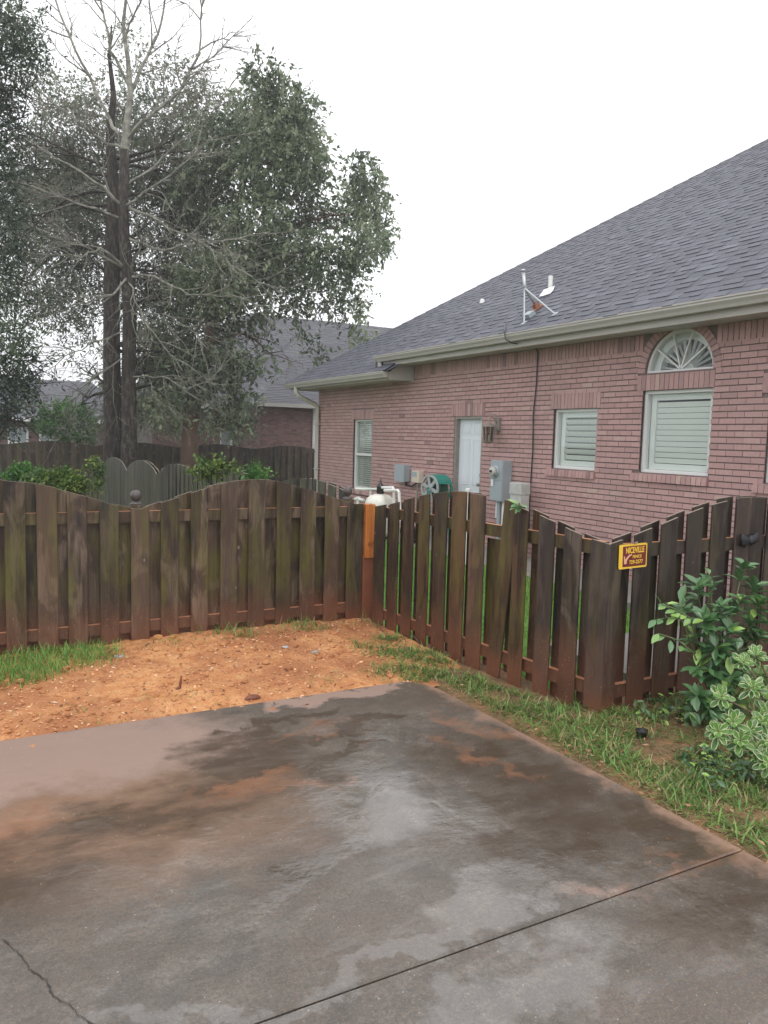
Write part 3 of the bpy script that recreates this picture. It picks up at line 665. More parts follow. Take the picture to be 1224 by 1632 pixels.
def rr(x0, x1, y0, y1, r, n=5):
    out = []
    for cx, cy, a0 in ((x1-r, y0+r, -90), (x1-r, y1-r, 0), (x0+r, y1-r, 90), (x0+r, y0+r, 180)):
        for i in range(n): a = math.radians(a0+90*i/(n-1)); out.append((cx+r*math.cos(a), cy+r*math.sin(a)))
    return out
sgn(rr(-SW/2, SW/2, -SH/2, SH/2, .01), 0, 'sign_yellow', 'plate', .003)
sgn(rr(-SW/2+.030, SW/2-.009, -SH/2+.012, SH/2-.012, .006), .003, 'sign_red', 'panel', .0012)
def tx(body, size, x, y, mat, name, sx=1, bold=0): return text_part(body, size, c0+(rotm.to_3x3() @ Vector((x, y, .0050))), rotm, mat, sg, name, sx, .0006, bold)
tx('NICEVILLE', .050, .013, .035, 'sign_yellow', 'lettering', .68, .0012)
tx('FENCE', .026, .032, -.005, 'sign_yellow', 'lettering', 1.0, .0005)
tx('729-2577', .032, .024, -.038, 'sign_yellow', 'lettering', .95, .0006)
# emblem: raised arm and hammer-like swoosh in pink
sgn([(-.075, -.045), (-.055, -.045), (-.052, -.022), (-.030, .000), (-.012, .006), (-.016, .014), (-.036, .010), (-.060, -.010), (-.068, -.015), (-.072, .004), (-.079, .004), (-.078, -.018)], .0042, 'sign_pink', 'emblem', .0008)
t = MB(); t.tube([c0+Vector((-.012, -.004, .082)), c0+Vector((.006, -.006, .077)), c0+Vector((.024, -.005, .083)), c0+Vector((.03, -.004, .086))], [.003, .005, .005, .003], 6)
t.build('bracket', 'end_grain', sg)

# black knotted cloth on the right fence
cc = on_y(1195, 860, Yf-.03)
t = MB()
for side in (-1, 1):
    n = 7; ring = []
    for i in range(n+1):
        f = i/n; hx = side*(.012+.075*f); hh = .014+.034*math.sin(min(1, f*1.15)*2.2)*(1.0 if side < 0 else .7)
        zc = -.004*math.sin(f*5)+(.012*f if side > 0 else -.006*f)
        ring.append([(hx, -.014-.012*math.cos(a*2)*.5-.012*math.sin(f*2.5), zc+hh*math.sin(a)) if False else (hx+.004*math.sin(a*3+i), .018*math.cos(a)*(1-.4*f), zc+hh*math.sin(a)+.004*math.sin(i*2+a*2)) for a in [2*math.pi*j/10 for j in range(10)]])
    b = len(t.v)
    for rg in ring: t.v += [tuple(cc+Vector(q)) for q in rg]
    for i in range(n):
        for j in range(10): t.f.append([b+i*10+j, b+i*10+(j+1) % 10, b+(i+1)*10+(j+1) % 10, b+(i+1)*10+j]); t.t.append(.5); t.m.append(0)
    t.f.append([b+j for j in range(10)]); t.f.append([b+n*10+j for j in range(10)]); t.t += [.5]*2; t.m += [0]*2
t.lathe(cc+Vector((0, -.005, -.02)), [(.008, -.02), (.024, -.01), (.028, .012), (.024, .034), (.01, .05)], 10)
o = t.build('knotted_cloth', 'black_cloth', None, smooth=True); tag(o, 'black cloth bow knotted round a board at the right end of the fence', 'cloth')

# ------------------------------------------------------------------ the main brick house
WX = 7.1; YA, YB = 2.0, 16.16
hs = thing('brick_house', (7.1, 9, 0), 'long single storey pink brick house with grey shingle roof behind the fence', 'house')
CH = .0677
openings = []   # (y0,y1,z0,z1)
door = (9.84, 10.62, .03, 2.03); narrow = (13.52, 14.36, .60, 2.01); small = (7.37, 8.20, 1.30, 2.10); big = (5.66, 6.64, 1.325, 2.285); edgew = (3.9, 4.985, 1.42, 2.10)
edgew = (3.85, 4.99, 1.30, 2.20)
arcc = (6.15, 2.49); AR = .475
for o_ in (door, narrow, small, big, edgew): openings.append(o_)
soldiers = [(door[0]-.06, door[1]+.10, 2.03, 2.235), (narrow[0]-.05, narrow[1]+.09, 2.01, 2.215), (small[0]-.05, small[1]+.06, 2.10, 2.305), (big[0]-.02, big[1]+.09, 2.285, 2.472), (edgew[0], edgew[1]+.08, 2.20, 2.405)]
sills = [(small[0]-.02, small[1]+.09, 1.195, 1.30), (big[0]-.02, big[1]+.10, 1.22, 1.325), (narrow[0]-.04, narrow[1]+.08, .495, .60), (edgew[0], edgew[1]+.10, 1.195, 1.30)]
TOPB = 2.745
def cut(iv, a, b):
    out = []
    for s, e in iv:
        if b <= s or a >= e: out.append((s, e)); continue
        if a > s: out.append((s, a))
        if b < e: out.append((b, e))
    return out
bm_ = MB(); r = 0; z = 0.0
rects = openings+soldiers+sills
while z < 2.99:
    h = CH-.0135; zc = z+h/2; iv = [(YA, YB)]
    for a, b, z0, z1 in rects:
        if zc > z0-.012 and zc < z1+.012: iv = cut(iv, a, b)
    dz = max(0, zc-arcc[1]); 
    if zc > arcc[1]-.02:
        R_ = AR+.105
        if dz < R_: hw = math.sqrt(R_*R_-dz*dz); iv = cut(iv, arcc[0]-hw, arcc[0]+hw)
    if zc > TOPB: iv = cut(iv, YA, 11.95)
    if zc > 2.70: iv = cut(iv, 11.95, YB+1)
    off = (r % 2)*.1015+random.uniform(-.004, .004)
    y = YA-.3+off
    while y < YB:
        for s, e in iv:
            a, b = max(y, s), min(y+.1965, e)
            if b-a > .012:
                pr = random.uniform(-.0015, .0015); bm_.box((WX+pr-.002, a, z+random.uniform(-.0008, .0008)), (WX+.03, b, z+h+random.uniform(-.0008, .0008)), min(1, max(0, random.gauss(.54, .19))))
        y += .203
    z += CH; r += 1
# running soldier course under the upper soffit
y = YA
while y < 11.95:
    zz0 = TOPB+.01
    if (y+.03-arcc[0])**2+(max(0, zz0+.0-arcc[1]))**2 > (AR+.115)**2:
        bm_.box((WX-.003+random.uniform(-.001, .001), y, TOPB+.004), (WX+.03, y+.0585, 2.945), min(1, max(0, random.gauss(.42, .2))))
    y += .0677
bm_.build('brick_face', 'brick', hs)
# mortar backing with openings
def wall_sheet(mb, y0, y1, z0, z1, rects, circ=None, x=WX+.0105):
    ysx = sorted(set([y0, y1]+[a for q in rects for a in q[:2]])); zs = sorted(set([z0, z1]+[a for q in rects for a in q[2:]]))
    for i in range(len(ysx)-1):
        for j in range(len(zs)-1):
            a, b, c1, d1 = ysx[i], ysx[i+1], zs[j], zs[j+1]
            if a < y0 or b > y1 or c1 < z0 or d1 > z1: continue
            yc, zc = (a+b)/2, (c1+d1)/2
            if any(q[0] < yc < q[1] and q[2] < zc < q[3] for q in rects): continue
            mb.add([(x, a, c1), (x, b, c1), (x, b, d1), (x, a, d1)], [(0, 1, 2, 3)])
t = MB(); arect = (arcc[0]-AR, arcc[0]+AR, arcc[1]-.0, arcc[1]+AR+.0)
wall_sheet(t, YA, YB, -.1, 3.05, openings+[arect])
# fill the arch spandrels
N = 28
for i in range(N):
    a0, a1 = math.pi*i/N, math.pi*(i+1)/N
    p0 = (arcc[0]+AR*math.cos(a0), arcc[1]+AR*math.sin(a0)); p1 = (arcc[0]+AR*math.cos(a1), arcc[1]+AR*math.sin(a1)); zt = arcc[1]+AR
    t.add([(WX+.0105, p0[0], p0[1]), (WX+.0105, p0[0], zt), (WX+.0105, p1[0], zt), (WX+.0105, p1[0], p1[1])], [(0, 1, 2, 3)])
    t.add([(WX+.0105, *p0), (WX+.0105, *p1), (WX+.16, *p1), (WX+.16, *p0)], [(0, 1, 2, 3)])
for a, b, c1, d1 in openings:
    for q in (((a, c1), (a, d1)), ((b, c1), (b, d1)), ((a, d1), (b, d1)), ((a, c1), (b, c1))):
        t.add([(WX+.0105, *q[0]), (WX+.0105, *q[1]), (WX+.17, *q[1]), (WX+.17, *q[0])], [(0, 1, 2, 3)])
# far end wall and near end wall
t.add([(WX+.0105, YB, -.1), (21.1, YB, -.1), (21.1, YB, 3.0), (WX+.0105, YB, 3.0)], [(0, 1, 2, 3)])
t.add([(WX+.0105, YA, -.1), (21.1, YA, -.1), (21.1, YA, 3.0), (WX+.0105, YA, 3.0)], [(0, 1, 2, 3)])
t.build('wall', 'mortar', hs)
# brick trim: soldiers, sills, arch ring
for a, b, z0, z1 in soldiers:
    t = MB(); n = max(1, round((b-a)/.0677)); w = (b-a)/n
    for i in range(n): t.box((WX-.006+random.uniform(-.0012, .0012), a+i*w+.004, z0+.004), (WX+.1, a+(i+1)*w-.004, z1-.005), min(1, max(0, random.gauss(.48, .25))))
    t.build('soldier_course', 'brick', hs)
for a, b, z0, z1 in sills:
    t = MB(); n = max(1, round((b-a)/.0677)); w = (b-a)/n
    for i in range(n):
        y0, y1 = a+i*w+.004, a+(i+1)*w-.004
        t.add([(WX-.035, y0, z0), (WX+.1, y0, z0), (WX+.1, y0, z1), (WX-.03, y0, z1-.02), (WX-.035, y1, z0), (WX+.1, y1, z0), (WX+.1, y1, z1), (WX-.03, y1, z1-.02)],
              [(0, 1, 2, 3), (7, 6, 5, 4), (0, 4, 5, 1), (3, 2, 6, 7), (0, 3, 7, 4)], min(1, max(0, random.gauss(.42, .28))))
    t.add([(WX-.025, a, z0+.006), (WX-.025, b, z0+.006), (WX-.022, b, z1-.024), (WX-.022, a, z1-.024)], [(0, 1, 2, 3)], .0)
    t.build('brick_sill', 'brick', hs)
t = MB(); n = 26
for i in range(n):
    a0, a1 = math.pi*(i+.07)/n, math.pi*(i+.93)/n; vs = []
    pr = WX-.006+random.uniform(-.001, .001)
    for X_ in (pr, WX+.1):
        for rad, a in ((AR+.001, a0), (AR+.103, a0), (AR+.103, a1), (AR+.001, a1)): vs.append((X_, arcc[0]+rad*math.cos(a), arcc[1]+rad*math.sin(a)))
    t.add(vs, [(0, 1, 2, 3), (7, 6, 5, 4), (0, 4, 5, 1), (1, 5, 6, 2), (2, 6, 7, 3), (3, 7, 4, 0)], min(1, max(0, random.gauss(.42, .22))))
t.build('brick_arch', 'brick', hs)

# windows
def frame_rect(t, a, b, z0, z1, x0, x1, w, tone=.5):
    t.box((x0, a, z0), (x1, a+w, z1)); t.box((x0, b-w, z0), (x1, b, z1)); t.box((x0, a+w, z0), (x1, b-w, z0+w)); t.box((x0, a+w, z1-w), (x1, b-w, z1))
def window(a, b, z0, z1, kind):
    xf = WX+.045; t = MB(); frame_rect(t, a, b, z0, z1, xf, xf+.07, .038); fr_ = t.build('window', 'white_trim', hs, bevel=.003)
    g = MB(); g.box((xf+.03, a+.038, z0+.038), (xf+.034, b-.038, z1-.038)); g.build('pane', 'window_glass', fr_)
    i = MB(); i.box((xf+.07, a-.02, z0-.02), (xf+.20, a+.03, z1+.02)); i.box((xf+.07, b-.03, z0-.02), (xf+.20, b+.02, z1+.02)); i.box((xf+.07, a-.02, z1-.03), (xf+.20, b+.02, z1+.02)); i.box((xf+.07, a-.02, z0-.02), (xf+.20, b+.02, z0+.03))
    i.build('jamb', 'shutter_white', fr_); i = MB(); i.box((xf+.202, a-.02, z0-.02), (xf+.206, b+.02, z1+.02)); i.build('dark_interior', 'dark_void', fr_)
    s = MB()
    if kind == 'blind':
        m_ = (z0+z1)/2; mm = MB(); mm.box((xf-.004, a+.038, m_-.025), (xf+.045, b-.038, m_+.02)); mm.build('meeting_rail', 'white_trim', fr_)
        z = z0+.05
        while z < z1-.05: s.obox(((xf+.085), (a+b)/2, z), (.010, 0, -.0165), (0, (b-a)/2-.045, 0), (.0007, 0, .0005)); z += .042
        s.build('blind', 'shutter_white', fr_)
    else:
        top = z1-.04-.07; n = 11 if kind == 'big' else 7
        st = .10; frame_rect(s, a+.045, b-.045, z0+.04, z1-.04, xf+.075, xf+.105, .07)
        
        zlo, zhi = z0+.115, top-.02; dz = (zhi-zlo)/n
        ang = math.radians(74 if kind == 'big' else 58)
        for q in range(n):
            s.obox((xf+.098, (a+b)/2, zlo+dz*(q+.5)), (math.cos(ang)*dz*.46, 0, -math.sin(ang)*dz*.46), (0, (b-a)/2-.117, 0), (.003, 0, .001))
        s.build('shutter', 'shutter_white', fr_)
    return fr_
window(*small, 'small'); window(*big, 'big'); window(*edgew, 'big'); window(*narrow, 'blind')
# arched fan window
xf = WX+.04; t = MB(); N = 28
def ringpart(t, r0, r1, x0, x1, a0=0, a1=math.pi, N=28):
    for i in range(N):
        p, q = a0+(a1-a0)*i/N, a0+(a1-a0)*(i+1)/N; vs = []
        for X_ in (x0, x1):
            for rad, a in ((r0, p), (r1, p), (r1, q), (r0, q)): vs.append((X_, arcc[0]+rad*math.cos(a), arcc[1]+rad*math.sin(a)))
        t.add(vs, [(0, 1, 2, 3), (7, 6, 5, 4), (1, 5, 6, 2), (3, 7, 4, 0)])
ringpart(t, AR-.036, AR, xf, xf+.07); t.box((xf-.002, arcc[0]-AR, arcc[1]-.018), (xf+.07, arcc[0]+AR, arcc[1]+.024))
aw = t.build('fan_window', 'white_trim', hs)
t = MB()
for a in (38, 72, 108, 142) if False else (36, 72, 108, 144):
    a = math.radians(a); d = Vector((0, math.cos(a), math.sin(a))); c_ = Vector((xf+.02, arcc[0], arcc[1]+.02)); L_ = AR-.045
    t.obox(c_+d*L_/2, d*L_/2, Vector((0, -math.sin(a), math.cos(a)))*.0085, Vector((.012, 0, 0)))
t.build('muntin', 'white_trim', aw)
t = MB(); t.prism([(xf+.034, arcc[0]+(AR-.03)*math.cos(math.pi*i/24), arcc[1]+(AR-.03)*math.sin(math.pi*i/24)) for i in range(25)], (.004, 0, 0)); t.build('pane', 'window_glass', aw)
t = MB(); ringpart(t, AR-.11, AR+.01, xf+.09, xf+.20); ringpart(t, AR-.01, AR+.01, xf+.07, xf+.2)
for k in range(13):
    a = math.radians(8+164*k/12); d = Vector((0, math.cos(a), math.sin(a))); c_ = Vector((xf+.14, arcc[0], arcc[1]+.02))
    t.obox(c_+d*.22, d*.19, Vector((.012, -math.sin(a)*.008, math.cos(a)*.008)), Vector((.003, 0, 0)))
t.lathe((xf+.12, arcc[0], arcc[1]+.02), [(.09, 0), (.09, .03)], 20, 'X')
t.build('fan_shutter', 'shutter_white', aw)
t = MB(); t.box((xf+.22, arcc[0]-AR-.05, arcc[1]-.02), (xf+.225, arcc[0]+AR+.05, arcc[1]+AR+.05)); t.build('dark_interior', 'dark_void', aw)

# door
a, b, z0, z1 = door; t = MB(); t.box((WX+.012, a, z0), (WX+.16, a+.035, z1)); t.box((WX+.012, b-.045, z0), (WX+.16, b, z1)); t.box((WX+.012, a+.035, z1-.04), (WX+.16, b-.045, z1))
dr = t.build('door_frame', 'lamp_metal', hs)
t = MB(); t.box((WX+.085, a+.036, z0), (WX+.125, b-.046, z1-.042)); dd = t.build('door', 'door_white', hs)
t = MB(); da, db = a+.036, b-.046; wd = db-da
for (f0, f1) in ((.13, .44), (.56, .87)):
    for (g0, g1) in ((.12, .40), (.45, .82), (.86, .95)):
        ya, yb = da+wd*f0, da+wd*f1; za, zb_ = z0+(z1-z0)*g0, z0+(z1-z0)*g1
        frame_rect(t, ya, yb, za, zb_, WX+.078, WX+.0855, .018); t.box((WX+.080, ya+.03, za+.03), (WX+.0853, yb-.03, zb_-.03))
t.build('door_panel', 'door_white', dd, bevel=.003)
t = MB(); t.lathe((WX+.085, da+.06, .95), [(.03, 0), (.03, -.008), (.012, -.012), (.012, -.04), (.026, -.05), (.03, -.065), (.02, -.078)], 12, 'X'); t.lathe((WX+.085, da+.06, 1.10), [(.028, 0), (.028, -.02)], 12, 'X'); t.build('door_knob', 'lamp_metal', dd, smooth=True)

# roofs: real shingle tabs
def shingle_plane(name, mat, eave_x, eave_z, y_lo, y_hi_fn, x_top, parent, pitch=.667, y_lo_fn=None, under='far_mortar'):
    sl_ = math.sqrt(1+pitch*pitch); ex = .143/sl_; n = int((x_top-eave_x)/ex)+1; t = MB()
    un = Vector((-pitch, 0, 1)).normalized(); base_n = -.004
    for i in range(n):
        x0 = eave_x+i*ex-.012; x1 = eave_x+(i+1)*ex; y0 = y_lo if y_lo_fn is None else y_lo_fn(x0+ex/2); y1 = y_hi_fn(x0+ex/2)
        y = y0-random.uniform(0, .3); row = random.uniform(-.05, .05)
        up = random.random() < .5
        while y < y1:
            w = random.uniform(.10, .28); up = not up; ya, yb = max(y, y0), min(y+w, y1); y += w
            if yb-ya < .01: continue
            th = (.0125 if up else .006)+random.uniform(-.0008, .0008)
            dx = random.choice((0, 0, .012, -.006)) if up else 0
            A = Vector((x0-dx, 0, eave_z+(x0-dx-eave_x)*pitch)); B = Vector((x1+.002, 0, eave_z+(x1+.002-eave_x)*pitch))
            a_, b_ = A+un*th, B+un*.003
            vs = [(A.x, ya, A.z), (a_.x, ya, a_.z), (b_.x, ya, b_.z), (A.x, yb, A.z), (a_.x, yb, a_.z), (b_.x, yb, b_.z)]
            t.add(vs, [(0, 1, 4, 3), (1, 2, 5, 4), (0, 2, 1), (3, 4, 5)], min(1, max(0, random.gauss(.62 if up else .42, .18)+row)))
    return t.build(name, mat, parent)
PT = .667
EB = (6.5, 16.65, 2.83); EA = (6.6, 12.50, 3.13); XR = 14.1
shingle_plane('roof', 'shingle', EB[0], EB[2], 8, lambda x: EB[1]-(x-EB[0]), XR, hs, y_lo_fn=lambda x: EA[1]-.6-(x-EA[0]) if x > 6.8 else 11.95)
shingle_plane('roof', 'shingle', EA[0], EA[2], 1.4, lambda x: EA[1]-(x-EA[0]), XR, hs, y_lo_fn=lambda x: 1.4+max(0, (x-EA[0])-5.0)*0)
# hip cap, painted crease shadow, step edge, decks and back slopes
t = MB()
def cap(t, c, smax, w=.14):
    s = 0
    while s < smax:
        s2 = min(s+.20, smax); p = Vector((c[0]+s, c[1]-s, c[2]+s*PT+.012)); q = Vector((c[0]+s2, c[1]-s2, c[2]+s2*PT+.006)); 
        lft = Vector((-.5, -.5, -.333)).normalized()*w*.6; rgt = Vector((.5, .5, -.333)).normalized()*w*.6
        up = Vector((0, 0, .008)); t.add([p+lft, p+up, p+rgt, q+lft, q+up*.4, q+rgt, p+lft-up, p-up, p+rgt-up], [(0, 1, 4, 3), (1, 2, 5, 4), (6, 7, 1, 0), (7, 8, 2, 1)], random.uniform(.3, .7)); s += .19
cap(t, EB, 7.5); t.build('hip_cap', 'shingle', hs)
t = MB(); cap(t, (EA[0]+.1, EA[1]-.1, EA[2]+.055), 7.4, .09); t.t = [0.0]*len(t.t); t.build('hip_cap', 'crease_shade_shingle', hs)  # dark cap strip added along the step to draw the crease shadow
t = MB()
c = Vector(EA); s = 7.4
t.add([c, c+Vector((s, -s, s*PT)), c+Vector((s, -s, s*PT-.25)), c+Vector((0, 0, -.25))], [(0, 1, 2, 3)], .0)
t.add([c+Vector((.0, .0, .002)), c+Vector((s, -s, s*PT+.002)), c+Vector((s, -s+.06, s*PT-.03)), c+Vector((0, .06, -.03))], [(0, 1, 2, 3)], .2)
t.add([(6.62, 1.4, 3.125), (6.62, EA[1], 3.125), (XR, EA[1]-(XR-6.6), 3.125+(XR-6.62)*PT), (XR, 1.4, 3.125+(XR-6.62)*PT)], [(0, 1, 2, 3)], .1)
t.add([(6.52, 11.9, 2.82), (6.52, EB[1]-.02, 2.82), (XR, EB[1]-(XR-6.5), 2.82+(XR-6.52)*PT), (XR, 4.4, 2.82+(XR-6.52)*PT)], [(0, 1, 2, 3)], .1)
zr = 2.83+(XR-6.5)*PT
t.add([(6.5, EB[1], 2.81), (21.7, EB[1], 2.81), (XR, EB[1]-7.6, zr-.02)], [(0, 1, 2)], .4)
t.add([(21.7, EB[1], 2.83), (21.7, 1.4, 2.83), (XR, 1.4, zr), (XR, EB[1]-7.6, zr)], [(0, 1, 2, 3)], .4)
t.add([(6.6, 1.4, 3.12), (XR, 1.4, zr+.2), (21.7, 1.4, 2.83), (21.7, 1.4, 2.6), (6.6, 1.4, 2.9)], [(0, 1, 2, 3, 4)], .4)
t.build('roof_deck', 'shingle', hs)

# gutters, fascias, soffits
def gutter(name, x, z, y0, y1, parent):
    t = MB(); pr = [(0, 0), (.012, .004), (.012, -.012), (.004, -.02), (.010, -.045), (.032, -.075), (.045, -.11), (.125, -.11), (.125, 0), (.119, 0), (.119, -.104), (.05, -.104), (.038, -.072), (.017, -.04), (.012, -.02)]
    pr = [(-.0, 0), (-.0, -.018), (.010, -.024), (.008, -.045), (.030, -.080), (.040, -.112), (.125, -.112), (.125, -.002), (.119, -.002), (.119, -.106), (.046, -.106), (.036, -.078), (.014, -.044), (.016, -.02), (.010, -.004), (.008, 0)]
    t.prism([(x+a, y0, z+b) for a, b in pr], (0, y1-y0, 0)); return t.build(name, 'gutter_paint', parent)
g1 = gutter('gutter', 6.575, 3.125, 1.4, 12.58, hs)
g2 = gutter('gutter', 6.47, 2.82, 12.0, 16.72, hs)
t = MB(); t.box((6.702, 1.4, 2.935), (6.73, 12.5, 3.11)); t.box((6.597, 12.05, 2.675), (6.625, 16.62, 2.81)); t.box((6.625, 16.60, 2.675), (7.6, 16.62, 2.84)); t.build('fascia', 'trim', hs)
t = MB(); t.box((6.73, 1.4, 2.950), (7.13, 12.48, 2.962)); t.box((6.625, 12.04, 2.69), (7.13, 16.6, 2.70)); t.box((7.13, 16.17, 2.69), (9, 16.6, 2.70))
for i in range(60):
    y = 1.5+i*.18; t.box((6.735, y, 2.9475), (7.098, y+.012, 2.950))
t.build('soffit', 'trim', hs)
t = MB(); t.prism([(6.60, 12.0, 2.675), (7.097, 12.0, 2.675), (7.097, 12.0, 3.0), (6.90, 12.0, 3.0), (6.60, 12.0, 2.80)], (0, .04, 0)); t.box((7.075, 11.965, 2.672), (7.099, 12.0, 2.995)); t.build('eave_return', 'trim', hs)
# gutter end caps + hanging
t = MB(); t.prism([(6.585, 12.58, 3.12), (6.70, 12.58, 3.12), (6.70, 12.58, 3.02), (6.62, 12.58, 3.02), (6.59, 12.58, 3.08)], (0, .004, 0)); t.prism([(6.475, 11.995, 2.815), (6.59, 11.995, 2.815), (6.59, 11.995, 2.715), (6.51, 11.995, 2.715), (6.48, 11.995, 2.77)], (0, -.004, 0)); t.build('gutter_end', 'gutter_paint', hs)
# downspouts
def spout(pts, w, parent, mat='trim', name='downspout'):
    t = MB(); t.tube(pts, w, 4); o = t.build(name, mat, parent, bevel=.006); return o
spout([(6.54, 16.15, 2.73), (6.545, 16.15, 2.62), (6.60, 16.13, 2.53), (6.97, 16.08, 2.36), (7.03, 16.08, 2.30), (7.035, 16.08, 2.2), (7.035, 16.08, .12), (6.98, 16.05, .04), (6.8, 16.05, .02)], .058, hs)
spout([(6.66, 12.44, 3.03), (6.66, 12.44, 2.93)], .05, hs)
t = MB()
for z in (.9, 1.9): t.box((6.985, 16.02, z), (7.10, 16.14, z+.03))
t.build('downspout_strap', 'trim', hs)

# roof vents
def on_roof(px, py, E=EA):
    d = ray(px, py); k = (E[2]-EYE-E[0]*PT)/(d.z-PT*d.x); return O+d*k
v0 = on_roof(877, 458); vt = thing('roof_vent_pipe', v0, 'white plumbing vent pipe with flashing on the house roof', 'vent')
t = MB(); t.tube([v0+Vector((0, 0, -.02)), v0+Vector((0, 0, .17))], .035, 14); t.build('pipe', 'pvc', vt, smooth=False)
vf = on_roof(870, 467); t = MB(); un = Vector((-PT, 0, 1)).normalized(); sx = Vector((1, 0, PT)).normalized()
pp = [on_roof(*p)+un*.02 for p in ((860, 475), (868, 464), (885, 458), (883, 464), (878, 470), (866, 474))]
t.prism(pp, un*.006); t.build('flashing', 'white_trim', vt)
v1 = on_roof(768.5, 483); t = MB(); t.lathe(v1, [(.05, -.01), (.04, .05), (.02, .07)], 10); o = t.build('roof_stub', 'white_trim'); tag(o, 'tiny white vent stub on the left part of the roof', 'vent')
# old antenna mount
B = on_roof(857, 493); mt = thing('antenna_mount', B, 'bare grey metal dish mount tripod on the roof above the gutter', 'antenna mount')
J = on_x(836, 457, B.x-.28); Tp = on_x(834, 433, J.x); f1 = on_roof(836, 516); f2 = on_roof(885, 502)
t = MB(); t.tube([B+un*.06, B.lerp(J, .5)+un*.02, J+Vector((0, 0, -.01)), J+Vector((0, 0, .03)), Tp], .024, 10); t.tube([Tp, Tp+Vector((0, 0, .03))], .03, 10); t.build('mast', 'steel', mt, smooth=True)
for f_ in (f1, f2):
    t = MB(); t.tube([f_+un*.015, J+Vector((0, 0, -.02))], .011, 6); t.obox(f_+un*.012, sx*.045, Vector((0, .03, 0)), un*.006); t.build('strut', 'steel', mt)
t = MB(); t.obox(B+un*.02, sx*.10, Vector((0, .06, 0)), un*.008); t.obox(B+un*.05, sx*.04, Vector((0, .035, 0)), un*.035); t.build('base_plate', 'rust', mt)
t = MB(); t.obox(on_roof(845, 506)+un*.04, sx*.06, Vector((0, .07, 0)), un*.03); t.build('bracket', 'box_grey', mt)
# cable
cp = [on_roof(806, 519)+un*.02, on_x(804, 530, 6.56), on_x(806, 541, 6.55), on_x(815, 546, 6.60), on_x(828, 549, 6.75), on_x(846, 548, 6.93), on_x(854, 553, 7.05), on_x(857, 562, 7.075), on_x(855, 610, 7.078), on_x(850, 660, 7.075), on_x(849, 720, 7.078), on_x(845, 780, 7.075), on_x(843, 850, 7.078)]
t = MB(); t.tube(cp, .009, 6); o = t.build('cable', 'black_plastic', None, smooth=True); tag(o, 'black cable looping over the gutter and down the brick wall', 'cable')

# ------------------------------------------------------------------ fittings on the wall
def wbox(name, mat, y0, y1, z0, z1, d, label, cat, x1=WX-.004):
    e = thing(name, (x1-d/2, (y0+y1)/2, z0), label, cat); t = MB(); t.box((x1-d, y0, z0), (x1, y1, z1)); t.build('case', mat, e, bevel=.006); return e, x1-d
e, xx = wbox('electric_meter_box', 'box_grey', 9.05, 9.35, .76, 1.365, .17, 'grey electric meter box on the brick wall right of the white door', 'meter box')
t = MB(); t.box((xx-.008, 9.06, 1.07), (xx, 9.34, 1.36)); t.box((xx-.007, 9.06, .77), (xx, 9.34, 1.06)); t.build('cover', 'box_grey', e, bevel=.003)
t = MB(); t.lathe((xx-.008, 9.21, 1.20), [(.088, 0), (.088, -.02), (.078, -.024)], 24, 'X'); t.build('meter_ring', 'steel', e, smooth=False)
t = MB(); t.lathe((xx-.032, 9.21, 1.20), [(.072, 0), (.070, -.05), (.06, -.062), (.01, -.066)], 24, 'X'); t.build('meter_dome', 'pedestal_grey', e, smooth=True)
t = MB(); t.box((xx-.105, 9.18, 1.19), (xx-.098, 9.24, 1.22)); t.build('dial', 'black_plastic', e)
t = MB(); t.obox((xx-.02, 9.27, 1.03), (.002, 0, 0), (0, .03, 0), (0, .006, .05)); t.build('paper_tag', 'white_trim', e)
t = MB(); t.tube([(7.0, 9.20, .77), (7.0, 9.20, .02)], .032, 12); t.build('conduit', 'box_grey', e); t = MB(); t.tube([(7.0, 9.10, .77), (7.0, 9.10, .02)], .02, 10); t.tube([(7.0, 9.26, .76), (7.0, 9.26, .5)], .016, 10); t.build('conduit', 'pvc', e)
e, xx = wbox('junction_box', 'box_tan', 8.84, 9.02, .52, .72, .08, 'small pale box low on the wall under the electric meter', 'junction box')
t = MB(); t.box((xx-.003, 8.86, .54), (xx, 9.0, .70)); t.build('lid', 'pedestal_grey', e)
e = thing('utility_pedestal', (6.75, 8.4, 0), 'mottled pale grey utility pedestal standing by the wall right of the meter', 'pedestal')
pa, pb = on_x(815, 800, 6.8), on_x(836, 770, 6.8)
t = MB(); t.box((6.74, pb.y, 0), (6.90, pa.y-.03, pb.z-.05)); t.build('body', 'pedestal_grey', e, bevel=.012)
t = MB(); t.box((6.732, pb.y-.008, pb.z-.17), (6.908, pa.y-.022, pb.z)); t.build('cap', 'pedestal_grey', e, bevel=.014)
e, xx = wbox('grey_junction_box', 'box_grey', 12.0, 12.33, .87, 1.17, .13, 'small grey box on the wall between the narrow window and hose reel', 'junction box')
t = MB(); t.box((xx-.006, 11.99, .86), (xx, 12.34, 1.18)); t.build('lid', 'box_grey', e, bevel=.003)
t = MB(); t.tube([(7.05, 12.05, .87), (7.05, 12.05, .80), (7.05, 11.85, .80), (7.05, 11.7, .86)], .016, 8); t.build('conduit', 'black_plastic', e)
e, xx = wbox('timer_box', 'box_tan', 11.52, 11.78, .88, 1.09, .10, 'small cream timer box on the wall beside the grey one', 'timer box')
t = MB(); t.box((xx-.004, 11.60, .98), (xx, 11.76, 1.07)); t.build('window', 'box_grey', e)
t = MB(); t.tube([(7.05, 11.65, .88), (7.05, 11.65, .1)], .016, 8); t.build('conduit', 'lamp_metal', e)
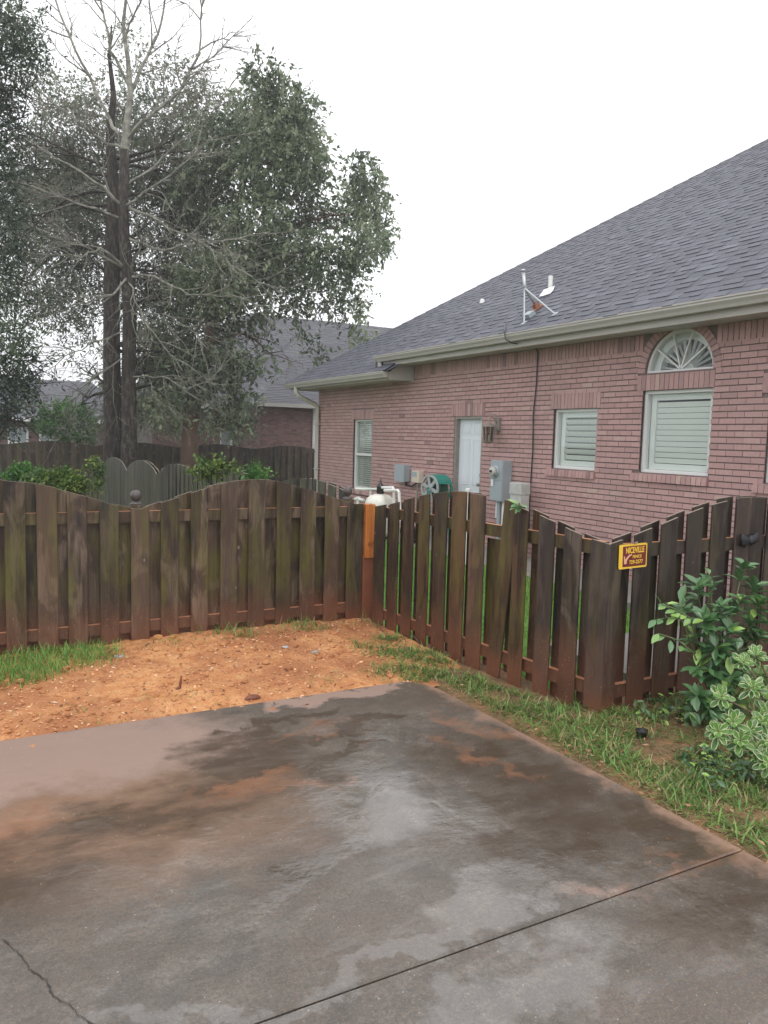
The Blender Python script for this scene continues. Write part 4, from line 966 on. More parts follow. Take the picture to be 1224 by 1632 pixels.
# lantern
lc = Vector((6.92, 9.42, 1.64)); e = thing('wall_lantern', lc, 'old bronze wall lantern beside the white door', 'lantern')
t = MB(); t.box((7.06, 9.36, 1.80), (7.098, 9.48, 2.0)); t.tube([(7.08, 9.42, 1.86), (7.02, 9.42, 1.98), (6.95, 9.42, 2.0), (6.92, 9.42, 1.96), (6.92, 9.42, 1.91)], .009, 8)
t.tube([(7.08, 9.42, 1.92), (7.04, 9.42, 2.04), (6.98, 9.42, 2.05), (6.96, 9.42, 2.02)], .006, 6); t.build('bracket', 'lamp_metal', e)
t = MB(); t.lathe((6.92, 9.42, 1.86), [(.105, 0), (.10, .012), (.06, .035), (.025, .055), (.012, .07)], 8); t.lathe((6.92, 9.42, 1.635), [(.02, -.03), (.075, 0), (.085, .012)], 8)
for k in range(8):
    a = math.pi*k/4+math.pi/8; p = Vector((6.92+.075*math.cos(a), 9.42+.075*math.sin(a), 1.645)); q = Vector((6.92+.092*math.cos(a), 9.42+.092*math.sin(a), 1.862)); t.tube([p, q], .006, 5)
t.build('cage', 'lamp_metal', e); t = MB(); t.lathe((6.92, 9.42, 1.648), [(.068, 0), (.084, .21)], 8); t.build('glass', 'lamp_glass', e)
t = MB(); t.tube([(6.92, 9.42, 1.65), (6.92, 9.42, 1.74)], .014, 8); t.build('bulb', 'white_trim', e)
# hose reel cart
rc = on_x(685, 778, 6.55); e = thing('hose_reel', (rc.x, rc.y, 0), 'green garden hose reel with spoked grey wheel by the wall', 'hose reel')
RR = .215
for yo, mtl in ((0, 'reel_green'),):
    pass
ax_ = Vector((-1, -.12, 0)).normalized()     # axle
def disc(t, c, r0, r1, th, n=28):
    a1 = ax_.cross(Vector((0, 0, 1))).normalized(); a2 = Vector((0, 0, 1))
    for i in range(n):
        p, q = 2*math.pi*i/n, 2*math.pi*(i+1)/n; vs = []
        for s_ in (-th/2, th/2):
            for rad, a in ((r0, p), (r1, p), (r1, q), (r0, q)): vs.append(c+ax_*s_+(a1*math.cos(a)+a2*math.sin(a))*rad)
        t.add(vs, [(0, 1, 2, 3), (7, 6, 5, 4), (1, 5, 6, 2), (3, 7, 4, 0)])
near = rc+ax_*.0; far_ = rc-ax_*.28
for c_ in (near, far_):
    t = MB(); disc(t, c_, RR-.03, RR, .03); rim = t.build('wheel_rim', 'reel_green' if c_ is far_ else 'reel_spoke', e)
    s_ = MB(); disc(s_, c_, .02, .055, .05)
    a1 = ax_.cross(Vector((0, 0, 1))).normalized()
    for k in range(6):
        a = math.pi*k/3+.3; d = a1*math.cos(a)+Vector((0, 0, 1))*math.sin(a); w = a1*-math.sin(a)+Vector((0, 0, 1))*math.cos(a)
        s_.obox(c_+d*.12, d*.07, w*.028, ax_*.008)
    s_.build('spoke_disc', 'reel_spoke', rim)
t = MB()
hp = []
for i in range(400):
    a = i*.32; f = (i/400); hp.append(near-ax_*(.03+.22*(abs(((f*5) % 2)-1)))+(a1*math.cos(a)+Vector((0, 0, 1))*math.sin(a))*(.11+.055*f))
t.tube(hp, .010, 6); t.build('hose', 'hose_green', e, smooth=True)
t = MB()
for q in (near+ax_*.03, far_-ax_*.03):
    t.tube([q, q+a1*.16-Vector((0, 0, rc.z-.02))], .014, 8); t.tube([q, q-a1*.16-Vector((0, 0, rc.z-.02))], .014, 8)
t.tube([near+ax_*.05, far_-ax_*.05], .014, 8); t.build('stand', 'reel_green', e)
t = MB()
disc(t, rc-ax_*.14, RR-.012, RR+.004, .25) if False else None
# drum shroud
for i in range(10):
    p, q = math.radians(20+9*i), math.radians(29+9*i); vs = []
    for s_ in (-.13, .13):
        for rad, a in ((RR-.004, p), (RR+.006, p), (RR+.006, q), (RR-.004, q)): vs.append(rc-ax_*(.14+s_)+(-a1*math.cos(a)+Vector((0, 0, 1))*math.sin(a))*rad)
    t.add(vs, [(0, 1, 2, 3), (7, 6, 5, 4), (1, 5, 6, 2), (3, 7, 4, 0)])
t.build('shroud', 'reel_green', e)

# pool filter
fc = at(606, 790, 12.7*math.cos(0)); fc = Vector((6.0, on_x(606, 790, 6.0).y, 0)); e = thing('pool_filter', fc, 'cream pool filter tank with black valve and white pipes behind the orange post', 'pool filter')
q = on_x(606, 787, fc.x); zt = q.z; Rt = .25
t = MB(); t.lathe(fc, [(Rt*.8, .05), (Rt, .12), (Rt, zt-.19), (Rt*.97, zt-.13), (Rt*.85, zt-.07), (Rt*.62, zt-.025), (Rt*.3, zt-.003), (.02, zt)], 32); t.build('tank', 'tank_cream', e, smooth=True)
t = MB(); t.lathe(fc, [(Rt*.7, 0), (Rt*.82, .06)], 20); t.build('base', 'black_plastic', e)
t = MB(); t.lathe(fc, [(.055, zt-.005), (.065, zt+.03), (.06, zt+.10), (.07, zt+.11), (.055, zt+.13), (.04, zt+.16), (.018, zt+.18), (.012, zt+.235), (.004, zt+.25)], 16); t.build('valve', 'black_plastic', e, smooth=True)
ri = R0; 
def fp(px, py, dx=0.0): return on_x(px, py, fc.x+dx)
t = MB(); t.tube([fp(608, 777), fp(626, 777), fp(627, 779), fp(628, 800), fp(628, 815)], .023, 10); t.build('pipe', 'pvc', e)
t = MB(); t.tube([fp(613, 781.5, -.05), fp(634, 781.5, -.05), fp(636, 784, -.05), fp(638, 830, -.05)], .023, 10); t.build('pipe', 'pvc', e)
t = MB(); t.tube([fp(603, 779, .05), fp(580, 780, .1), fp(567, 779, .1)], .022, 10); t.tube([fp(591, 780, .08), fp(590, 800, .08)], .02, 8); t.build('pipe', 'pvc', e)
t = MB(); t.lathe(fp(571, 796, .1), [(.03, -.3), (.03, .0), (.045, .01), (.045, .04), (.02, .05)], 10); t.tube([fp(566, 795, .1), fp(580, 797, .1)], .025, 8); t.build('pipe_valve', 'pvc', e)
# pump behind
t = MB(); t.tube([(6.2, fc.y-.9, .18), (6.2, fc.y-.5, .18)], .10, 16); t.box((6.1, fc.y-.8, .0), (6.3, fc.y-.55, .09)); o = t.build('pool_pump', 'black_plastic'); tag(o, 'black pool pump low beside the filter, seen through the fence gap', 'pump')
# white pipe stub
pt_ = on_x(745.5, 780, 5.9); t = MB(); t.tube([(pt_.x, pt_.y, -.05), (pt_.x, pt_.y, pt_.z)], .028, 14); t.lathe((pt_.x, pt_.y, pt_.z-.02), [(.033, 0), (.033, .03), (.02, .034)], 14)
o = t.build('standing_pipe', 'pvc'); tag(o, 'white plastic pipe standing upright in front of the white door', 'pipe')
# thin rod
rp = at(499, 722, 7.3); t = MB(); t.tube([(rp.x, rp.y, -.05), (rp.x, rp.y, rp.z)], .006, 6); t.tube([(rp.x, rp.y, rp.z), (rp.x+.02, rp.y, rp.z+.015)], .005, 6)
o = t.build('garden_rod', 'black_plastic'); tag(o, 'thin black metal rod behind the left fence by the downspout', 'rod')

# ------------------------------------------------------------------ small things on the ground
def rock(name, c, s, mat, label, cat='stone'):
    t = MB(); V = []; n = 10; prof = []
    for i in range(6):
        ph = math.pi*(i+.001)/5
        for j in range(n):
            th = 2*math.pi*j/n; d = Vector((math.sin(ph)*math.cos(th), math.sin(ph)*math.sin(th), math.cos(ph))); rr_ = 1+.35*mnoise.noise(d*1.7+Vector(c)*9)
            t.v.append((c[0]+d.x*s[0]*rr_, c[1]+d.y*s[1]*rr_, c[2]+d.z*s[2]*rr_))
    for i in range(5):
        for j in range(n): t.f.append([i*n+j, (i+1)*n+j, (i+1)*n+(j+1) % n, i*n+(j+1) % n]); t.t.append(.5); t.m.append(0)
    o = t.build(name, mat); tag(o, label, cat); return o
p = on_z(190, 1055); rock('stone', (p.x, p.y, .03), (.05, .035, .025), 'stone', 'pale grey stone on the clay by the edge of the green grass patch')
p = on_z(455, 1043); rock('stone', (p.x, p.y, .055), (.028, .02, .012), 'stone', 'small flat grey stone in the middle of the clay patch')
p = on_z(502, 1050); rock('stone', (p.x, p.y, .05), (.035, .02, .015), 'lamp_metal', 'dark brown clod on the right part of the clay')
p = on_z(405, 1118); rock('clay_lump', (p.x, p.y+.03, .012), (.055, .025, .022), 'muddy_wood', 'dark wet clay lump at the edge of the driveway', 'clay lump')
p = on_z(288, 1103); t = MB(); t.tube([(p.x-.03, p.y, .02), (p.x-.005, p.y, .035), (p.x, p.y, .075), (p.x+.004, p.y+.003, .105)], [.012, .010, .008, .005], 7); o = t.build('wood_stub', 'muddy_wood'); tag(o, 'small dark stub sticking out of the clay', 'stub')
p = on_z(1022, 1178); t = MB(); t.lathe((p.x, p.y, -.01), [(.024, 0), (.03, .05), (.034, .055), (.034, .065), (.026, .068), (.022, .05)], 16); o = t.build('plastic_cup', 'black_plastic', None, smooth=True); tag(o, 'small dark plastic cup in the grass below the fence corner', 'cup')
for i, (a_, b_) in enumerate((((590, 985), (622, 1022)), ((655, 1010), (672, 1035)), ((165, 1050), (190, 1030)), ((225, 1036), (245, 1024)))):
    A = on_z(*a_, .05); B_ = on_z(*b_, .03); t = MB(); t.tube([A, A.lerp(B_, .5)+Vector((0, 0, .02)), B_], [.004, .004, .002], 5); o = t.build('twig', 'brown_bark')
    tag(o, ['bent dry twig at the foot of the orange post', 'short dry twig in the grass by the middle fence', 'dry twig on the left end of the clay by the grass', 'straight dry twig below the ball capped post'][i], 'twig')

# ------------------------------------------------------------------ leafy things
def leaf_quads(C, D, size, wr, droop=0):
    """diamond leaves, C centres, D directions"""
    n = len(C); D = nrm(D); up = nrm(RNG.normal(0, 1, (n, 3))+np.array([0, 0, .6])); Sd = nrm(np.cross(D, up)); L = size*RNG.uniform(.6, 1.3, n)[:, None]; w = L*wr*.5
    nn_ = np.cross(Sd, D)
    V = np.stack([C-D*L*.5, C+Sd*w+nn_*w*.35, C+D*L*.5, C-Sd*w+nn_*w*.35], 1).reshape(-1, 3); b = (np.arange(n)*4)[:, None]
    return V, np.concatenate([b+[[0, 1, 2]], b+[[0, 2, 3]]])
def crown(parent, clumps, depth, dspread, per, size, wr, mat, hang=.5, twiglen=.5, name='crown', leaves=9, tvar=.22):
    Cs = []; Ds = []; T = []
    for cl in clumps:
        cx, cy, rx, ry = cl[:4]; dens = cl[4] if len(cl) > 4 else 1.0
        dz = random.uniform(-dspread, dspread); Z_ = depth+dz; c = np.array(at(cx, cy, Z_)); sx_, sy_ = rx*Z_/FPX, ry*Z_/FPX; sz_ = (sx_+sy_)*.5
        n = int(per*dens*(rx*ry)/4900/leaves)
        q = nrm(RNG.normal(0, 1, (n, 3)))*RNG.uniform(.15, 1, n)[:, None]**.55
        a0 = c+q@np.array([np.array(R0)*sx_, np.array((R0.y*-1, R0.x, 0))*sz_, [0, 0, sy_]])
        dirs = nrm(q*.8+RNG.normal(0, .6, (n, 3))+np.array([0, 0, -hang])); tt = RNG.normal(.5, tvar, n)+.15*q[:, 2]*0
        cb = random.uniform(-.25, .25)
        for k in range(leaves):
            Cs.append(a0+dirs*twiglen*(k/leaves)+RNG.normal(0, .05*twiglen+.01, (n, 3))); Ds.append(dirs+RNG.normal(0, .7, (n, 3))); T.append(tt+cb+RNG.normal(0, .1, n))
    V, F = leaf_quads(np.concatenate(Cs), np.concatenate(Ds), size, wr); T = np.clip(np.concatenate(T), 0, 1)
    return np_mesh(name, V, F, np.concatenate([T, T]), mat, parent)
def wander(p, d, L, n, jit, grav=0):
    pts = [Vector(p)]; d = Vector(d).normalized(); out = [pts[0]]
    for i in range(n):
        d = (d+Vector((random.gauss(0, jit), random.gauss(0, jit), random.gauss(0, jit)+grav))).normalized(); out.append(out[-1]+d*L/n)
    return out
def branch(t, p, d, L, r, lvl, jit=.22, grav=0.0, kids=5, sides=6):
    pts = wander(p, d, L, 6, jit, grav); k = len(pts); rad = [max(.003, r*(1-.8*i/(k-1))) for i in range(k)]
    t.tube(pts, rad, sides if lvl > 1 else 4, cap=False)
    if lvl <= 0: return
    for j in range(kids):
        f = random.uniform(.25, 1); i = min(k-2, int(f*(k-1))); q = pts[i].lerp(pts[i+1], random.random()); dd = (pts[i+1]-pts[i]).normalized()
        side = Vector((random.gauss(0, 1), random.gauss(0, 1), random.gauss(0, .8))); side = (side-dd*side.dot(dd)).normalized()
        branch(t, q, dd*random.uniform(.5, 1.1)+side*random.uniform(.6, 1.0), L*random.uniform(.3, .55), r*.45, lvl-1, jit, grav, max(3, kids-1), sides)
# bare lichen covered tree (right-hand trunk)
DZ = 18.9
def pix(px, py, dd=0): return at(px, py, DZ+dd)
ta = thing('bare_tree', (*pix(206, 735).xy, -.5), 'tall bare tree with pale lichen covered branches behind the scalloped fence', 'tree')
t = MB(); b0 = pix(206, 745); b0.z = -.6
t.tube([b0, pix(206, 690), pix(205, 600), pix(207, 500), pix(203, 430), pix(198, 380), pix(196, 330), pix(199, 240)], [.27, .185, .17, .165, .15, .14, .13, .11], 12)
t.build('trunk', 'bark', ta, smooth=True)
t = MB(); t.tube([pix(199, 240), pix(202, 200), pix(208, 150), pix(204, 95), pix(196, 40), pix(203, -20), pix(199, -90)], [.108, .09, .07, .055, .045, .03, .012], 9)
def pb(pl, r0, r1, kids, lvl=1, kl=1.6):
    pts = [pix(a, b, c) for a, b, c in pl]; 
    fin = []
    for i in range(len(pts)-1):
        for k in range(4): fin.append(pts[i].lerp(pts[i+1], k/4)+Vector((random.gauss(0, .025), random.gauss(0, .05), random.gauss(0, .025)))*(1 if k else 0))
    fin.append(pts[-1]); n = len(fin); t.tube(fin, [.78*(r0+(r1-r0)*i/(n-1)) for i in range(n)], 6, cap=False)
    for j in range(int(kids*1.5)):
        i = random.randint(int(n*.2), n-2); dd = (fin[i+1]-fin[i]).normalized(); side = Vector((random.gauss(0, 1), random.gauss(0, .8), random.gauss(0, 1))); side = (side-dd*side.dot(dd)).normalized()
        branch(t, fin[i], dd+side*random.uniform(.5, 1.1), random.uniform(.5, 1)*kl, r1*.9+.004, lvl, .16, 0, 5, 4)
pb([(199, 240, 0), (175, 190, .3), (130, 100, .3), (95, 20, .5), (70, -60, .5)], .07, .02, 9)
pb([(199, 225, 0), (235, 190, -.3), (290, 140, -.3), (318, 80, -.5), (325, -10, -.5)], .07, .02, 9)
pb([(207, 150, 0), (235, 90, .3), (260, 20, .3), (275, -50, .3)], .055, .018, 8)
pb([(207, 140, 0), (175, 80, -.3), (160, 0, -.3), (150, -80, 0)], .055, .018, 8)
pb([(198, 60, 0), (215, 20, 0), (240, -40, 0)], .04, .015, 5)
pb([(290, 140, -.3), (340, 90, -.5), (400, 30, -.5)], .03, .008, 8, 1, 1.2)
pb([(199, 240, 0), (150, 215, -.4), (80, 160, -.6), (10, 110, -.8)], .05, .012, 8)
pb([(198, 330, 0), (150, 290, -.3), (70, 240, -.5), (-10, 190, -.8)], .05, .012, 8)
pb([(198, 350, 0), (140, 330, -.5), (60, 300, -.8), (-20, 285, -1)], .045, .012, 9)
pb([(198, 330, 0), (240, 300, -.4), (300, 255, -.8), (345, 215, -1)], .045, .012, 8)
pb([(203, 430, 0), (150, 400, -.5), (80, 372, -.8), (-10, 330, -1)], .04, .012, 8)
pb([(205, 440, 0), (222, 400, -.6), (226, 375, -.7)], .04, .015, 4, 1, .9)
pb([(206, 438, 0), (180, 470, -.5), (150, 480, -.8), (90, 495, -1)], .045, .012, 7)
pb([(206, 430, 0), (160, 395, -.5), (130, 410, -.8), (60, 405, -1), (0, 402, -1.2)], .045, .014, 8)
pb([(204, 380, 0), (260, 400, -.5), (330, 385, -1), (430, 370, -1.2)], .045, .010, 10)
pb([(203, 330, 0), (250, 350, -.5), (340, 400, -1), (400, 440, -1.3), (430, 460, -1.3)], .05, .010, 12)
pb([(205, 440, 0), (245, 440, -.6), (300, 470, -.9), (370, 470, -1.2), (420, 490, -1.3)], .045, .010, 11)
pb([(205, 440, 0), (215, 480, -.5), (245, 530, -.8), (290, 590, -1)], .035, .012, 7)
pb([(197, 300, 0), (260, 250, .4), (330, 190, .6), (380, 120, .8)], .04, .010, 8)
pb([(205, 520, 0), (170, 540, -.4), (120, 560, -.6), (60, 600, -.8)], .03, .008, 9)
pb([(205, 560, 0), (150, 600, -.4), (110, 640, -.6), (60, 650, -.8)], .03, .008, 9)
pb([(205, 600, 0), (260, 600, -.5), (300, 620, -.8), (350, 600, -1)], .03, .008, 9)
pb([(205, 500, 0), (260, 500, -.5), (310, 530, -.8), (330, 555, -1)], .03, .008, 8)
t.build('branches', 'lichen_bark', ta)

# dark evergreen whose trunk stands beside the bare one
tb = thing('evergreen_tree', (*pix(176, 735, .6).xy, -.5), 'dark evergreen tree with straight trunk just left of the bare tree', 'tree')
t = MB(); b0 = pix(179, 745, .6); b0.z = -.6
t.tube([b0, pix(180, 690, .6), pix(178, 560, .6), pix(178, 420, .6), pix(181, 300, .6), pix(175, 220, .6), pix(181, 150, .6), pix(174, 90, .6), pix(178, 40, .6)], [.29, .225, .21, .19, .15, .11, .07, .045, .015], 12)
for j in range(26):
    py = random.uniform(250, 640); dx = random.choice((-1, 1)); q = pix(178, py, .6); branch(t, q, R0*dx+Vector((0, random.uniform(-.3, 1), random.uniform(-.1, .5))), random.uniform(1.6, 3), .05, 1, .15, 0, 5, 5)
t.build('trunk', 'bark', tb, smooth=True)
crown(tb, [(110, 205, 55, 55, .7), (85, 285, 75, 55), (150, 255, 50, 50, .8), (235, 180, 55, 60, .5), (285, 130, 50, 40, .45), (250, 250, 55, 55, .7), (85, 370, 80, 60), (150, 425, 60, 60, .9), (60, 450, 60, 50), (100, 495, 65, 32, .9), (240, 335, 60, 60, .9), (235, 430, 50, 60, .9), (320, 190, 45, 55, .6), (270, 520, 55, 60), (245, 650, 60, 42, .6), (150, 330, 60, 60, .8), (60, 240, 50, 40, .6), (200, 90, 50, 40, .3), (240, 590, 50, 50, .7), (140, 560, 35, 30, .35), (205, 480, 40, 50, .6), (130, 690, 40, 22, .3), (170, 640, 40, 40, .3), (290, 300, 45, 60), (300, 380, 45, 50), (280, 210, 50, 50, .9), (120, 300, 60, 60), (40, 340, 50, 60, .8), (210, 260, 45, 60, .7), (100, 150, 50, 40, .5), (270, 460, 50, 40), (160, 180, 50, 40, .6), (330, 320, 40, 50)],
      DZ+3.2, 1.5, 6300, .14, .28, 'needle_leaf', .15, .6, tvar=.3)

# broadleaf tree on the right, drooping crown
DC = 20.5
tc_ = thing('leafy_tree', (*at(318, 735, DC).xy, -.5), 'large leafy green tree with drooping branches hanging before the far roof', 'tree')
t = MB(); b0 = at(300, 740, DC); b0.z = -.6
t.tube([b0, at(303, 680, DC), at(312, 630, DC), at(322, 590, DC), at(333, 548, DC), at(338, 500, DC+.3), at(350, 430, DC+.3), at(372, 350, DC), at(395, 270, DC), at(415, 190, DC)], [.26, .21, .19, .17, .17, .14, .12, .09, .06, .03], 12)
for a_, b_, l in (((338, 500), (450, 420), .08), ((350, 430), (520, 400), .08), ((372, 350), (470, 250), .06), ((338, 500), (270, 430), .06), ((350, 430), (580, 340), .05), ((330, 560), (250, 600), .05), ((333, 548), (430, 560), .05), ((395, 270), (440, 160), .04)):
    A, B_ = at(*a_, DC+.2), at(*b_, DC+random.uniform(-.6, .6)); pts = [A.lerp(B_, k/6)+Vector((random.gauss(0, .06), random.gauss(0, .1), .35*math.sin(math.pi*k/6)+random.gauss(0, .05))) for k in range(7)]; t.tube(pts, [l*(1-.12*k) for k in range(7)], 6, cap=False)
    for p_ in pts[2:]:
        for _ in range(3): branch(t, p_, Vector((random.gauss(0, 1), random.gauss(0, 1), random.gauss(-.2, .8))), random.uniform(.6, 1.4), .018, 1, .2, -.05, 3, 4)
t.build('trunk', 'brown_bark', tc_, smooth=True)
crown(tc_, [(430, 125, 45, 30), (400, 165, 45, 40, .9), (478, 175, 32, 30), (445, 190, 50, 45), (385, 225, 55, 50), (480, 235, 42, 42), (430, 265, 60, 45), (350, 280, 55, 50, .8), (500, 265, 28, 28), (470, 320, 60, 42), (405, 345, 60, 50), (330, 370, 55, 50, .7), (505, 345, 34, 42, .6),
            (583, 275, 28, 34), (590, 325, 34, 45), (560, 320, 30, 40, .9), (600, 375, 26, 32), (575, 390, 30, 34), (535, 410, 42, 42), (470, 405, 55, 45), (400, 430, 60, 50), (325, 455, 55, 50, .7), (505, 455, 44, 36, .6), (562, 460, 22, 32, .8), (575, 515, 18, 36, .7), (535, 490, 24, 26, .5), (450, 475, 44, 32, .7), (395, 505, 46, 38, .8), (320, 520, 55, 45, .9), (506, 560, 12, 34, .6), (592, 535, 10, 18, .6), (370, 570, 50, 34), (300, 590, 55, 45), (360, 620, 45, 36), (260, 640, 50, 36, .7), (310, 672, 60, 22, .5), (385, 650, 26, 34, .8), (250, 560, 45, 45, .8), (470, 525, 12, 26, .4), (430, 570, 12, 22, .4), (375, 680, 30, 18, .5), (345, 215, 45, 45, .8), (310, 300, 40, 50, .7), (340, 440, 60, 50), (420, 400, 70, 50), (440, 220, 60, 50), (550, 330, 20, 26, .5)],
      DC, 1.6, 3700, .15, .42, 'oak_leaf', .8, .5, tvar=.3)

# dark tree at the left edge
td = thing('dark_tree', (*at(-45, 740, 15).xy, -.8), 'dark green tree cut off by the left edge of the view', 'tree')
t = MB(); b0 = at(-60, 760, 15); b0.z = -.9; t.tube([b0, at(-50, 500, 15), at(-45, 250, 15), at(-40, 0, 15)], [.25, .2, .14, .08], 12)
for py in range(0, 680, 30): branch(t, at(-50, py, 15), R0+Vector((0, random.uniform(-.5, .5), random.uniform(-.1, .3))), random.uniform(1.0, 1.6), .035, 1, .15, -.03, 5, 5)
t.build('trunk', 'bark', td, smooth=True)
crown(td, [(5, 40, 42, 50), (35, 100, 35, 36, .9), (45, 60, 30, 40, .5), (-30, 120, 50, 60), (0, 200, 40, 50, .8), (-20, 290, 50, 60), (5, 370, 40, 45, .8), (-10, 450, 45, 50), (10, 540, 42, 40), (5, 590, 45, 35), (20, 635, 40, 30), (-10, 670, 45, 35), (60, 585, 30, 16, .5)], 15, .9, 5200, .10, .32, 'dark_leaf', .3, .45)
# crepe myrtle sized tree beyond the far fence
te = thing('small_tree', (*at(105, 720, 27).xy, -1), 'small round green tree before the far left house, above the brown fence', 'tree')
t = MB(); b0 = at(107, 715, 27); b0.z = -1
for k in range(4): t.tube([b0+Vector((.05*k, 0, 0)), at(107+(k-1.5)*12, 685, 27), at(105+(k-1.5)*22, 655, 27)], [.05, .035, .015], 6)
t.build('trunk', 'brown_bark', te, smooth=True)
crown(te, [(100, 665, 34, 26), (125, 672, 26, 20), (80, 678, 22, 16), (110, 690, 34, 14), (140, 690, 14, 12)], 27, .5, 14000, .14, .45, 'green_shrub_leaf', .1, .35)
# distant wood behind everything on the left
t_ = crown(None, [(x, 660-random.uniform(0, 22), 34, 24) for x in range(-60, 420, 28)], 58, 3, 9000, .5, .6, 'dark_leaf', .1, .9, name='distant_wood', leaves=6); tag(t_, 'distant dark tree line behind the far houses', 'trees', kind='stuff')

# yard shrubs behind the left fence
def shrub(name, label, clumps, depth, mat, size, per, base_px, ground=-.1, wr=.5, cat='shrub', spread=.15):
    b = at(*base_px, depth); e = thing(name, (b.x, b.y, ground), label, cat); t = MB()
    for cl in clumps:
        c = at(cl[0], cl[1], depth)
        for k in range(3): q = c+Vector((random.gauss(0, .08), random.gauss(0, .08), random.gauss(0, .03))); r_ = Vector((b.x, b.y, ground)); t.tube([r_, r_.lerp(q, .5)+Vector((random.gauss(0, .03), random.gauss(0, .03), .05)), q], [.008, .006, .003], 5)
    t.build('stems', 'stem_green', e); crown(e, clumps, depth, spread, per, size, wr, mat, -.2, .12, name='foliage', leaves=6); return e
shrub('yellow_green_shrub', 'broad yellow green shrub showing above the left end of the fence', [(70, 764, 20, 7), (98, 761, 24, 7), (52, 772, 16, 7), (125, 772, 14, 7), (95, 776, 38, 9)], 8.3, 'shrub_leaf', .045, 22000, (90, 800))
shrub('dark_green_shrub', 'small darker green shrub left of the yellow green one', [(30, 758, 14, 10), (42, 752, 14, 8), (20, 765, 12, 8)], 8.8, 'green_shrub_leaf', .05, 16000, (32, 790))
shrub('climbing_plant', 'thin climbing plant with pale leaves against the grey scalloped fence', [(152, 738, 10, 6), (158, 750, 6, 10), (157, 770, 6, 14), (145, 742, 8, 4)], 13.5, 'shrub_leaf', .07, 14000, (157, 790), -.4)
shrub('light_green_shrub', 'light yellow green shrub at the foot of the scalloped fence, middle of the view', [(322, 742, 8, 7), (336, 752, 11, 7), (352, 742, 6, 7), (310, 751, 6, 4), (376, 748, 6, 3)], 8.6, 'shrub_leaf', .06, 16000, (335, 790))
shrub('bright_green_shrub', 'bright green shrub with fine leaves beneath the far brown fence', [(408, 752, 9, 7), (402, 760, 11, 5), (424, 762, 7, 3)], 8.2, 'green_shrub_leaf', .045, 20000, (408, 790))

# ------------------------------------------------------------------ broad leaves for the bushes at right
def bushleaf(t, p, d, nrm_, L, w, tone, edge=None, curl=.25):
    d = d.normalized(); s = d.cross(nrm_).normalized(); n = s.cross(d).normalized(); jw = .5 if edge is None else .70; prof = [(0, .08), (.25, .45), (.58, .98), (.85, .82), (1, .22)] if edge is not None else [(0, .06), (.22, .62), (.5, 1), (.78, .68), (1, .02)]
    rows = []
    for f, ww in prof:
        c = p+d*L*f-n*curl*L*f*f*.6; h = w*.5*ww
        rows.append([c+s*h+n*h*.35, c+s*h*jw+n*h*.14, c, c-s*h*jw+n*h*.14, c-s*h+n*h*.35])
    b = len(t.v); 
    for r_ in rows: t.v += [tuple(q) for q in r_]
    for i in range(4):
        for j in range(4):
            t.f.append([b+i*5+j, b+i*5+j+1, b+(i+1)*5+j+1, b+(i+1)*5+j]); t.m.append(0)
            t.t.append((edge if (edge is not None and j in (0, 3)) else tone))
ga = thing('broadleaf_bush', (4.05, 3.0, 0), 'glossy dark green broadleaf bush against the fence at right', 'bush')
tl = MB(); ts = MB(); root = Vector((4.1, 3.05, -.02))
def cluster(px, py, Y, n, L, tone, rootp, r=.006, up=.3):
    c = on_y(px, py, Y); mid = rootp.lerp(c, .55)+Vector((random.gauss(0, .03), random.gauss(0, .02), .04)); ts.tube([rootp, mid, c], [r, r*.7, r*.4], 6)
    ax = (c-mid).normalized()
    for k in range(n):
        f = random.random(); p_ = c-ax*.12*f if k > 4 else c-ax*.015*k; a = k*2.4+random.uniform(-.4, .4)
        s1 = ax.orthogonal().normalized(); s2 = ax.cross(s1); rd = s1*math.cos(a)+s2*math.sin(a)
        d = rd+ax*random.uniform(.2, .9)+Vector((0, 0, random.uniform(-.3, .2))); LL = L*random.uniform(.65, 1.15)
        nv = (Vector((0, 0, 1))*.9+ax*.4+Vector((random.gauss(0, .25), random.gauss(0, .25), 0)))
        tn = tone+random.uniform(-.2, .2); tn = min(1, max(0, tn))
        if k < 3 and random.random() < .35: tn = .95
        bushleaf(tl, p_, d, nv, LL, LL*random.uniform(.42, .54), tn)
for px, py, Y, n in ((1085, 960, 3.0, 8), (1110, 930, 3.05, 9), (1130, 915, 3.05, 7), (1185, 900, 3.05, 8), (1205, 930, 3.1, 8), (1150, 965, 2.95, 12), (1180, 955, 3.0, 12), (1120, 985, 2.95, 10), (1160, 1000, 2.9, 12), (1200, 985, 3.0, 11), (1105, 1010, 3.0, 8), (1140, 1030, 2.9, 12), (1175, 1035, 2.9, 12), (1130, 1065, 2.9, 11), (1165, 1075, 2.88, 12), (1110, 1060, 2.95, 7), (1145, 1105, 2.85, 12), (1110, 1110, 2.9, 10), (1130, 1130, 2.85, 10), (1215, 960, 3.0, 9), (1215, 1010, 2.95, 10), (1100, 1135, 2.95, 8), (1168, 1120, 2.85, 10), (1195, 1070, 2.9, 10), (1190, 1010, 3.05, 10), (1150, 1050, 3.05, 10)):
    cluster(px, py, Y, int(n*2.1), .100, .42, root)
